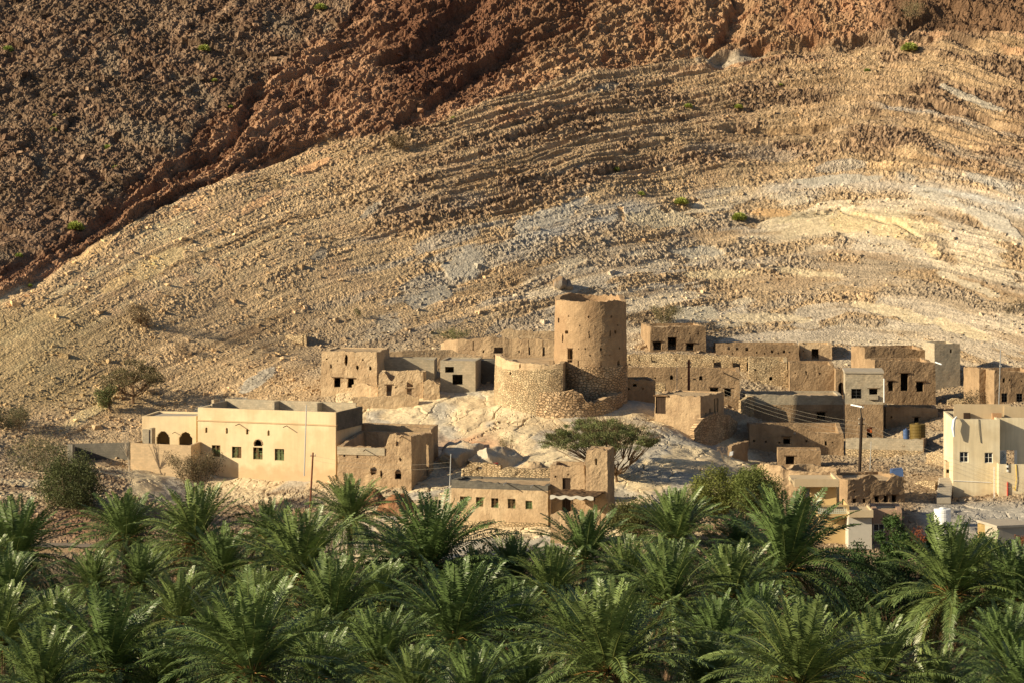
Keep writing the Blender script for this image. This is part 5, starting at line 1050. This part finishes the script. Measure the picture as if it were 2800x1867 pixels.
for px, py, r_, v, lab, Y in _plist:
    x, y, z = at(px, py, Y); g = float(gz(x, y)) - .3
    s = r_ * Y / FP / 3.65
    lab = (lab if 'palm' in lab else 'date palm at the ' + lab).strip()
    words = lab.split()
    lab = ' '.join(words[:16])
    t = thing("date_palm", lab, "palm tree", (x, y, g), "date palms in the grove")
    rz = rp.uniform(0, 6.28); tx, ty = rp.gauss(0, .05), rp.gauss(0, .05)
    c = bpy.data.objects.new("crown", PM[v][0]); d = bpy.data.objects.new("dry_fronds", PM[(v + (px % 3)) % 8][1]); k = bpy.data.objects.new("trunk", TRM)
    for o, rot in ((c, (tx, ty, rz)), (d, (0, 0, rz + 1)), (k, (0, 0, rz))):
        col.objects.link(o); o.parent = t; o.rotation_euler = rot
    c.location = (0, 0, z - g); d.location = (0, 0, z - g - .1); c.scale = (s, s, s * rp.uniform(.95, 1.08)); d.scale = (s * .92,) * 3; k.scale = (max(.8, s), max(.8, s), (z - g) / 10)
# ------------------------------------------------------------------ broadleaf trees, bushes
def plant(name, label, cat, px, py, w, h, Y=None, colr_=(.10, .13, .045), shape='dome', n=5000, leaf=.13, clumps=40, trunk=.08, twig=TWIG, base=None, seed=1, spread=.30, sub=1.0, asp=.5, group=None, flat=.35):
    """px,py: middle of the crown's foot line; w,h crown size in pixels; base: (px,py) of the stem foot"""
    rs = np.random.RandomState(seed)
    if base is None: base = (px, py)
    P = hit(*base) if Y is None else at(base[0], base[1], Y)
    Y = P[1]; k = Y / FP; W_, H_ = w * k, h * k; c0 = np.array(at(px, py, Y)); b0 = np.array([P[0], P[1], float(gz(P[0], P[1])) - .15 if True else P[2]])
    if abs(b0[2] - P[2]) > 1.2: b0[2] = min(P[2], b0[2]) if b0[2] < P[2] else P[2]
    t = thing(name, label, cat, b0, group)
    cc = []
    while len(cc) < clumps:
        u = rs.uniform(-1, 1, 3); r = np.linalg.norm(u)
        if r > 1 or r < .35: continue
        if shape == 'dome': q = np.array([u[0] * W_ / 2, u[1] * W_ / 2, (u[2] * .5 + .5) * H_])
        elif shape == 'flat': q = np.array([u[0] * W_ / 2, u[1] * W_ / 2, H_ * (1 - flat) + (u[2] * flat + (1 - (u[0] ** 2 + u[1] ** 2)) * .35 - .1) * H_])
        elif shape == 'vase': z = rs.uniform(.15, 1) ** .7; q = np.array([u[0] * W_ / 2 * (.25 + .75 * z), u[1] * W_ / 2 * (.25 + .75 * z), z * H_])
        else: q = np.array([u[0] * W_ / 2 * (1 - .5 * abs(u[2])), u[1] * W_ / 2, (u[2] * .5 + .5) * H_ * rs.uniform(.7, 1.1)])
        cc.append(q)
    cc = np.array(cc) + c0
    tb = MB(); nb = max(3, clumps // 7); hub = [b0 + (cc[rs.randint(len(cc))] - b0) * rs.uniform(.35, .5) for _ in range(nb)]
    fork = b0 + np.array([0, 0, max(.15, H_ * .12)]) + (c0 + [0, 0, H_ * .5] - b0) * .12
    tb.tube([b0 - [0, 0, .3], (b0 + fork) / 2 + rs.normal(0, .04, 3), fork], [trunk * 1.25, trunk, trunk * .85], 7)
    for hb_ in hub: tb.tube([fork, (fork + hb_) / 2 + rs.normal(0, .06, 3) * W_ * .3, hb_], [trunk * .7, trunk * .5, trunk * .35], 5)
    for q in cc:
        hb_ = hub[int(np.argmin([np.linalg.norm(q - h_) for h_ in hub]))]; m_ = (hb_ + q) / 2 + rs.normal(0, .05, 3) * W_ * .25
        tb.tube([hb_, m_, q], [trunk * .3, trunk * .2, .008], 3)
    if shape in ('vase', 'flat') or n < 1500:
        for q in cc[rs.randint(len(cc), size=clumps * 3)]:
            e_ = q + nrm(rs.normal(0, 1, 3) + (q - fork) * .5) * W_ * .13; tb.tube([q, (q + e_) / 2 + rs.normal(0, .03, 3), e_], [.018, .012, .005], 3)
    tb.build('trunk', twig, t)
    if n:
        per = n // clumps; cr = spread * min(W_, H_ * 1.6) * .5
        o_ = np.repeat(cc, per, 0); sc_ = np.repeat(rs.uniform(.6, 1.25, clumps), per)[:, None]
        d_ = nrm(rs.normal(0, 1, o_.shape)) * (rs.rand(len(o_), 1) ** .45) * cr * sc_; 
        if shape == 'flat': d_[:, 2] *= .45
        p = o_ + d_; a = nrm(rs.normal(0, 1, p.shape)); b = nrm(np.cross(a, rs.normal(0, 1, p.shape))); l = leaf * rs.uniform(.6, 1.3, (len(p), 1))
        V = np.stack([p, p + a * l * .5 + b * l * asp * .5, p + a * l, p + a * l * .5 - b * l * asp * .5], 1).reshape(-1, 3)
        c = np.array(colr_)[None] * np.repeat(rs.uniform(.78, 1.22, clumps), per)[:, None] * rs.uniform(.75, 1.25, (len(p), 1)); c = np.clip(c, .004, 1)
        lb = MB(); lb.add(V, np.arange(len(V)).reshape(-1, 4), 0, None, np.repeat(c, 4, 0)); lb.build('crown', LEAF, t, color=True)
    return t
plant("round_bush", "big round dark olive bush below the grey garden wall", "bush", 198, 1400, 205, 165, 301, (.095, .11, .042), 'rag', 24000, .2, 110, .12, seed=3, spread=.3)
plant("dry_bush", "twiggy brown dry bush in front of the cream yard wall corner", "bush", 535, 1352, 165, 105, 310, (.15, .12, .065), 'vase', 7000, .16, 110, .06, base=(535, 1362), seed=4, spread=.25)
plant("acacia_tree", "sparse umbrella acacia on the slope above the arched wing", "tree", 362, 1098, 175, 92, None, (.16, .14, .07), 'flat', 7000, .18, 80, .17, BARK, (364, 1098), 5, .25, flat=.3)
plant("acacia_tree", "small pale green acacia left of the sparse umbrella acacia", "tree", 287, 1122, 75, 62, None, (.14, .16, .06), 'vase', 2600, .19, 30, .07, BARK, (301, 1126), 6, .35)
plant("dry_tree", "leaning dry bush on the left slope, high above the umbrella acacia", "tree", 385, 904, 120, 66, None, (.18, .145, .08), 'vase', 1500, .17, 60, .12, BARK, (404, 904), 7, .3)
plant("olive_bush", "pale olive bush at the left edge below the shaded patch", "bush", 52, 1182, 85, 65, None, (.17, .165, .085), 'vase', 2200, .13, 35, .07, seed=8, spread=.4)
plant("olive_bush", "wide olive bush at the left edge above the soil bank", "bush", 95, 1285, 150, 95, None, (.15, .15, .07), 'dome', 5000, .14, 50, .08, seed=9, spread=.4)
plant("dark_bush", "low bush, leaves darkened for the shaded hollow at the left edge", "bush", 22, 1165, 110, 50, None, (.06, .065, .035), 'dome', 3500, .15, 40, .06, seed=10, spread=.4)  # leaf colour lowered to paint the shade of the hollow
plant("olive_bush", "grey green bush between the big round bush and the garden wall", "bush", 150, 1290, 120, 70, None, (.13, .14, .075), 'dome', 3500, .14, 40, .06, seed=31, spread=.4)
plant("umbrella_acacia", "wide flat topped green acacia on the limestone behind the square tower", "tree", 1640, 1250, 340, 84, 311, (.17, .19, .075), 'flat', 38000, .19, 230, .15, BARK, (1690, 1290), 11, .24, flat=.38, asp=.35)
plant("lime_bush", "lime green feathery bush below the white limestone end", "bush", 1955, 1405, 150, 120, 292, (.17, .19, .05), 'dome', 17000, .19, 80, .09, seed=12, spread=.35)
plant("lime_bush", "lime green bush in front of the low oval ruin", "bush", 2065, 1400, 150, 115, 290, (.155, .18, .05), 'dome', 17000, .19, 80, .09, seed=13, spread=.35)
plant("olive_bush", "brownish olive bush right of the square tower foot", "bush", 1735, 1470, 140, 100, 285, (.12, .12, .04), 'dome', 12000, .19, 70, .08, seed=14, spread=.35)
plant("olive_bush", "dark green bush right of the brownish olive bush", "bush", 1845, 1440, 130, 85, 285, (.10, .12, .04), 'dome', 11000, .19, 70, .08, seed=15, spread=.35)
plant("thorn_bush", "thin thorn bush on the slope just right of the tower top", "bush", 1822, 893, 105, 50, None, (.14, .13, .06), 'vase', 2600, .18, 40, .06, seed=16, spread=.35)
plant("grey_scrub", "brown scrub left of the thin thorn bush by the tower", "bush", 1745, 880, 70, 26, None, (.16, .13, .09), 'dome', 900, .12, 20, .04, seed=33, spread=.5)
plant("low_shrub", "low green shrub stretched along the slope above the curtain wall", "shrub", 1235, 924, 105, 20, None, (.17, .18, .07), 'dome', 2600, .12, 34, .03, seed=17, spread=.9)
plant("dry_bush", "fan shaped dry bush high on the pale slope under the red band", "bush", 1085, 417, 66, 42, None, (.13, .10, .05), 'vase', 1500, .18, 44, .06, seed=18, spread=.3)
plant("grey_scrub", "grey scrub patch on the pale slope left of the fan shaped bush", "bush", 756, 515, 54, 20, None, (.17, .15, .08), 'dome', 500, .12, 16, .03, seed=19, spread=.6)
plant("grey_scrub", "second grey scrub patch on the pale slope, further left", "bush", 668, 524, 46, 14, None, (.17, .155, .085), 'dome', 400, .12, 12, .03, seed=34, spread=.6)
plant("pale_tree", "pale feathery tree near the top edge on the dark scarp", "tree", 2494, 66, 84, 54, None, (.22, .20, .10), 'vase', 1500, .15, 36, .06, seed=20, spread=.4)
plant("dark_bush", "dark bush by the right edge above the antenna mast", "bush", 2778, 862, 70, 36, None, (.10, .085, .05), 'dome', 1600, .14, 24, .04, seed=21, spread=.5)
plant("small_bush", "small green bush with a shadow, midway up the slope behind the ruin", "bush", 979, 880, 26, 36, None, (.16, .16, .075), 'vase', 500, .12, 16, .04, seed=22, spread=.4)
plant("small_bush", "yellow green shrub growing on the shaded boulder by the mud house", "bush", 1385, 1232, 60, 40, 324, (.20, .18, .075), 'vase', 700, .11, 22, .03, seed=23, spread=.4)
plant("dry_bush", "faint dry scrub left of the small stone hut", "bush", 497, 970, 60, 34, None, (.22, .17, .11), 'vase', 500, .11, 26, .04, seed=24, spread=.4)
plant("dry_bush", "faint dry scrub just below the small stone hut", "bush", 720, 960, 50, 20, None, (.22, .17, .11), 'dome', 400, .11, 18, .03, seed=25, spread=.5)
plant("bare_tree", "thin bare white stemmed tree at the yard wall corner", "tree", 345, 1262, 60, 105, 321, (.3, .25, .18), 'vase', 0, .1, 26, .09, mat("pale_bark", (.5, .42, .32), bump=.3), (355, 1270), 26)
plant("dry_scrub", "bare twiggy scrub in the shaded gully beside a white rag", "bush", 1985, 1262, 70, 40, 319, (.2, .15, .1), 'vase', 0, .1, 22, .03, seed=27)
plant("dark_bush", "dark thorny bush in the shaded yard right of the corner turret", "bush", 2665, 1115, 90, 50, 358, (.05, .05, .035), 'dome', 2200, .15, 26, .05, seed=28, spread=.5)
MG = (.055, .10, .028)
plant("mango_tree", "dark green mango tree between the balcony house and the white tank", "tree", 2445, 1640, 130, 245, 268, MG, 'rag', 15000, .24, 75, .2, BARK, (2445, 1680), 41, .26)
plant("mango_tree", "dark green mango tree right below the white water tank", "tree", 2568, 1620, 150, 205, 270, MG, 'rag', 13000, .24, 65, .18, BARK, (2568, 1660), 42, .26)
plant("mango_tree", "shade-darkened mango tree beside the right hand fronds of the towering palm", "tree", 2320, 1700, 170, 215, 262, (.045, .08, .025), 'dome', 12000, .24, 65, .2, BARK, (2320, 1740), 43, .3)  # mango green taken darker to paint shade on this tree
plant("mango_tree", "mango tree with shade-darkened leaves in the hollow left of the bare trunk", "tree", 2440, 1790, 240, 240, 236, (.035, .06, .02), 'dome', 14000, .24, 75, .2, BARK, (2440, 1820), 44, .3)  # darkest mango green, shade put into the leaf colour
plant("mango_tree", "green tree behind the palm with the bare trunk", "tree", 2690, 1590, 150, 120, 268, (.06, .10, .03), 'dome', 9000, .22, 50, .15, BARK, (2690, 1600), 45, .3)
plant("green_bush", "fresh green bush at the bottom edge left of the very large palm", "bush", 340, 1890, 110, 60, 150, (.06, .13, .025), 'dome', 5000, .10, 40, .05, seed=46, spread=.4)
plant("red_bush", "rusty red leaved bush between the two mango trees", "bush", 2512, 1500, 75, 52, 272, (.28, .07, .03), 'rag', 1500, .15, 24, .04, seed=47, spread=.35)
plant("red_bush", "rusty red leaved bush at the right edge in front of the ochre hut", "bush", 2792, 1495, 40, 40, 276, (.26, .08, .04), 'rag', 500, .15, 14, .03, seed=48, spread=.35)
# bright green cushion shrubs on the mountain
cm = MB(); rs_ = np.random.RandomState(9); N_ = 520
a_ = rs_.uniform(0, 6.28, N_); e_ = np.arcsin(rs_.uniform(.02, 1, N_)); d_ = np.stack([np.cos(a_) * np.cos(e_), np.sin(a_) * np.cos(e_), np.sin(e_)], -1)
b_ = nrm(np.cross(d_, rs_.normal(0, 1, d_.shape))) * .05; L_ = rs_.uniform(.75, 1.1, (N_, 1)) * .5
V_ = np.stack([d_ * .1 - b_, d_ * L_ * .7 - b_ * 1.2, d_ * L_, d_ * L_ * .7 + b_ * 1.2], 1).reshape(-1, 3)
cm.add(V_, np.arange(N_ * 4).reshape(-1, 4), 0, None, np.repeat(np.array([[.37, .42, .11]]) * rs_.uniform(.8, 1.2, (N_, 1)), 4, 0)); co_ = cm.build('cushion_shrub', LEAF, None, color=True, origin=(0, 0, 0)); CMd = co_.data; bpy.data.objects.remove(co_)
for i_, (px, py, d, lab) in enumerate([(22, 141, 30, "at the far left near the top"), (557, 138, 30, "upper left, between the corner and the red band"), (877, 24, 28, "at the top edge just left of the red band"), (587, 222, 15, "small, below the large upper left one"), (630, 294, 14, "touching the dark side of the red band"),
    (150, 318, 14, "upper of the close pair on the far left"), (147, 358, 18, "lower of the close pair on the far left"), (295, 408, 24, "pale, midway down the dark left slope"), (317, 463, 20, "low on the dark slope, near grey slabs"), (206, 626, 40, "largest, at the foot of the dark left slope"),
    (52, 702, 20, "lowest left, just above the red band"), (285, 504, 12, "tiny, right above the dark slope foot"), (151, 629, 13, "tiny, beside the largest one"), (83, 782, 12, "tiny, under the red band at the left"), (1240, 324, 12, "tiny, on the lower rim of the red band"), (1295, 481, 11, "tiny, in the middle of the brown rubble"),
    (2487, 136, 38, "largest on the right, under the top scarp"), (2371, 195, 15, "small, below and left of the big top right one"), (1882, 293, 20, "left of the pair high on the brown rubble"), (2020, 295, 20, "right of the pair high on the brown rubble"), (1753, 533, 19, "left of the row above the pale rock"), (1863, 556, 32, "middle of the row above the pale rock"),
    (2021, 600, 36, "right of the row above the pale rock"), (1683, 466, 20, "faint, upper left of the row above the pale rock"), (2135, 233, 10, "tiny, between the high pair and the top right one")]):
    P = hit(px, py); o = bpy.data.objects.new("cushion_shrub", CMd); col.objects.link(o); s = 1.35 * d * P[1] / FP; o.location = (P[0], P[1] - .1, P[2] - .05); o.scale = (s, s, s * .85); o.rotation_euler = (0, 0, i_)
    tag(o, "bright green cushion shrub, " + lab, "shrub", "green cushion shrubs on the mountain")
# ------------------------------------------------------------------ boulders, heaps, loose stones, undergrowth
def rock(mb, c, s, seed, n=10, cc=None):
    rs = np.random.RandomState(seed); u = np.linspace(0, math.pi, n); v = np.linspace(0, 2 * math.pi, n * 2)[:-1]; U, V = np.meshgrid(u, v, indexing='ij')
    d = np.stack([np.sin(U) * np.cos(V), np.sin(U) * np.sin(V), np.cos(U)], -1).reshape(-1, 3)
    r = np.ones(len(d)) * 9
    for k in range(14): q = nrm(rs.normal(0, 1, 3)); r = np.minimum(r, rs.uniform(.7, 1.0) / np.maximum(d @ q, .12))
    r = np.minimum(r, 1.35); P = d * r[:, None] * np.array(s) + np.array(c); i = np.arange(len(d)).reshape(U.shape); j = np.roll(i, -1, 1)
    mb.add(P, np.stack([i[:-1], j[:-1], j[1:], i[1:]], -1).reshape(-1, 4), 0)
for px, py, w, h, Y, sd_, nm_, lb in ((1530, 787, 40, 36, None, 3, "boulder", "large split dark boulder on the slope above the round tower"), (1553, 786, 26, 24, None, 4, "boulder", "paler boulder touching the split dark one above the tower"),
        (1140, 1262, 0, 0, 0, 0, "", "")):
    if not w: continue
    P = np.array(hit(px, py)); k = P[1] / FP; mb = MB(); rock(mb, P + [0, -.3, h * k * .35], (w * k * .5, w * k * .5, h * k * .55), sd_, 16); tag(mb.build(nm_, ROCKM, None, origin=P), lb, "boulder")
LROCK = mat("shaded_limestone", (.50, .44, .35), c2=(.58, .44, .29), bump=1., dist=.25, bscale=1.5)
for px, py, w, h, Y, sd_, lb in ((1255, 1262, 125, 85, 326, 11, "huge smooth grey boulder left of the pair below the knoll"), (1365, 1270, 135, 72, 322, 12, "huge grey boulder right of the pair below the knoll")):
    P = np.array(at(px, py, Y)); k = Y / FP; mb = MB(); rock(mb, P + [0, 1.6, h * k * .0], (w * k * .58, 3.2, h * k * .66), sd_, 44); mb.v[-1] = mb.v[-1] + np.stack([vn3(*(mb.v[-1].T / 1.1), sd_), vn3(*(mb.v[-1].T / 1.3), 5), vn3(*(mb.v[-1].T / .9), 7)], -1) * .32 + vn3(*(mb.v[-1].T / .35), 8)[:, None] * .07; tag(mb.build("boulder", LROCK, None, origin=P), lb, "boulder")
def heap(name, label, px, py, w, h, Y, m, seed):
    P = np.array(at(px, py, Y)); k = Y / FP; n = 34; g = np.linspace(-1, 1, n); X, Z = np.meshgrid(g, g); r = np.sqrt(X ** 2 + Z ** 2)
    hh = (np.cos(np.minimum(r, 1) * math.pi) * .5 + .5) ** 1.15 * h * k * .8 * (1 + .25 * vn2(X * 2 + seed, Z * 2, 3)) + .35 * fbm(X * 4 + seed, Z * 4, 4, seed) * (r < 1) - .4 * (r > .97)
    V = np.stack([P[0] + X * w * k / 2, P[1] + Z * w * k * .4, P[2] + hh], -1).reshape(-1, 3); i = np.arange(n * n).reshape(n, n); mb = MB(); mb.add(V, np.stack([i[:-1, :-1], i[:-1, 1:], i[1:, 1:], i[1:, :-1]], -1).reshape(-1, 4))
    tag(mb.build(name, m, None, origin=P), label, "earth heap")
heap("earth_heap", "red brown earth heap piled against the mud house corner", 1085, 1400, 170, 72, 306.5, REDE, 3)
heap("earth_heap", "small red earth heap left of the larger one by the mud house", 1018, 1366, 90, 40, 309, REDE, 5)
heap("earth_heap", "twig covered earth roof heap behind the rubble wall", 1460, 1285, 150, 26, 306, EARTH, 7)
# rag and litter
mb = MB(); p = np.array(at(1994, 1246, 318)); mb.box(p, (.35, 0, .1), (.1, .2, 0), (.05, 0, .45)); tag(mb.build("white_rag", WHITE, None, origin=p), "white rag caught on stones in the shaded gully", "rag")
mb = MB(); p = np.array(at(1342, 1270, 312)); mb.box(p, (.7, .1, .05), (.1, .3, 0), (0, 0, .18)); tag(mb.build("red_cloth", REDP, None, origin=p), "red cloth lying between the grey boulders and the stone wall", "cloth")
# loose stones
rs_ = np.random.RandomState(77); N_ = 38000
pxs = rs_.uniform(-40, 2840, N_); Ys = np.where(rs_.rand(N_) < .72, rs_.uniform(330, 478, N_), rs_.uniform(284, 345, N_))
xs = (pxs - 1400) / FP * Ys; keep = fbm(xs / 5, Ys / 5, 3, 99) > -.08
gi = np.clip(np.searchsorted(_t, pxs), 1, NX - 1); gj = np.clip(np.searchsorted(_y, Ys), 1, NY - 1)
mnd = mound[gj, gi]; keep &= (mnd < .5) | (rs_.rand(N_) < .02); keep &= ~((PX[gj, gi] > 1000) & (Ys < 352) & (rs_.rand(N_) < .6))
sel = np.nonzero(keep)[0]; gi, gj = gi[sel], gj[sel]; C0 = np.stack([X3[gj, gi], Y3[gj, gi], Z3[gj, gi]], -1); cl = colr[gj, gi]; n_ = len(sel)
sz = rs_.lognormal(-2.2, .5, n_)[:, None] * np.where(rs_.rand(n_, 1) < .005, 2.2, 1) * (1 + .6 * dark[gj, gi][:, None] + .2 * inred[gj, gi][:, None]); sz = np.minimum(sz, .5)
cub = np.array([(-1, -1, -1), (1, -1, -1), (1, 1, -1), (-1, 1, -1), (-1, -1, 1), (1, -1, 1), (1, 1, 1), (-1, 1, 1)], float)
V_ = cub[None] * (sz * [1, 1, 1])[:, None] * rs_.uniform(.45, 1.1, (n_, 1, 3)) + rs_.normal(0, .28, (n_, 8, 3)) * sz[:, None]
th2 = rs_.uniform(0, 6.28, n_); c_, s_2 = np.cos(th2)[:, None], np.sin(th2)[:, None]; V_ = np.stack([V_[..., 0] * c_ - V_[..., 1] * s_2, V_[..., 0] * s_2 + V_[..., 1] * c_, V_[..., 2] * .75 + V_[..., 0] * .2], -1) + C0[:, None]
F_ = np.array([(0, 3, 2, 1), (4, 5, 6, 7), (0, 1, 5, 4), (1, 2, 6, 5), (2, 3, 7, 6), (3, 0, 4, 7)])[None] + (np.arange(n_) * 8)[:, None, None]
cl = np.clip(cl * rs_.uniform(.75, 1.35, (n_, 1)), 0, 1); mb = MB(); mb.add(V_.reshape(-1, 3), F_.reshape(-1, 4), 0, None, np.repeat(cl, 8, 0)); lo = mb.build("loose_stones", M_ROCK, None, color=True, origin=(0, 0, 0)); lo["kind"] = "stuff"; lo["label"] = "loose stones scattered over the slopes"
# undergrowth between the palms
N_ = 110000; xs = rs_.uniform(-62, 62, N_); Ys = rs_.uniform(138, 283, N_); ok_ = np.abs(xs) < Ys * .2; xs, Ys = xs[ok_], Ys[ok_]
cl_ = fbm(xs / 4, Ys / 4, 3, 55); ok_ = (cl_ > -.25) & ~((Ys > 262) & (xs < -30)); xs, Ys, cl_ = xs[ok_], Ys[ok_], cl_[ok_]; zs = gz(xs, Ys); n_ = len(xs); hgt_ = np.clip(3.0 + 5 * cl_, 1., 5.5)[:, None] * (Ys < 258)[:, None] + .6
p = np.stack([xs, Ys, zs], -1) + np.array([0, 0, 1]) * rs_.rand(n_, 1) * hgt_; a = nrm(rs_.normal(0, 1, (n_, 3)) + [0, 0, .9]); b = nrm(np.cross(a, rs_.normal(0, 1, (n_, 3)))); l = rs_.uniform(.3, .8, (n_, 1))
V_ = np.stack([p, p + a * l * .5 + b * .06, p + a * l, p + a * l * .5 - b * .06], 1).reshape(-1, 3); mb = MB(); mb.add(V_, np.arange(n_ * 4).reshape(-1, 4), 0, None, np.repeat(np.array([[.026, .04, .013]]) * rs_.uniform(.6, 1.3, (n_, 1)), 4, 0))  # leaf green darkened so the gaps read as deep shade
ug = mb.build("undergrowth", LEAF, None, color=True, origin=(0, 0, 0)); ug["kind"] = "stuff"; ug["label"] = "undergrowth between the palm trunks, coloured near black for deep shade"
for o in bpy.data.objects:
    if '_o' in o.keys(): del o['_o']
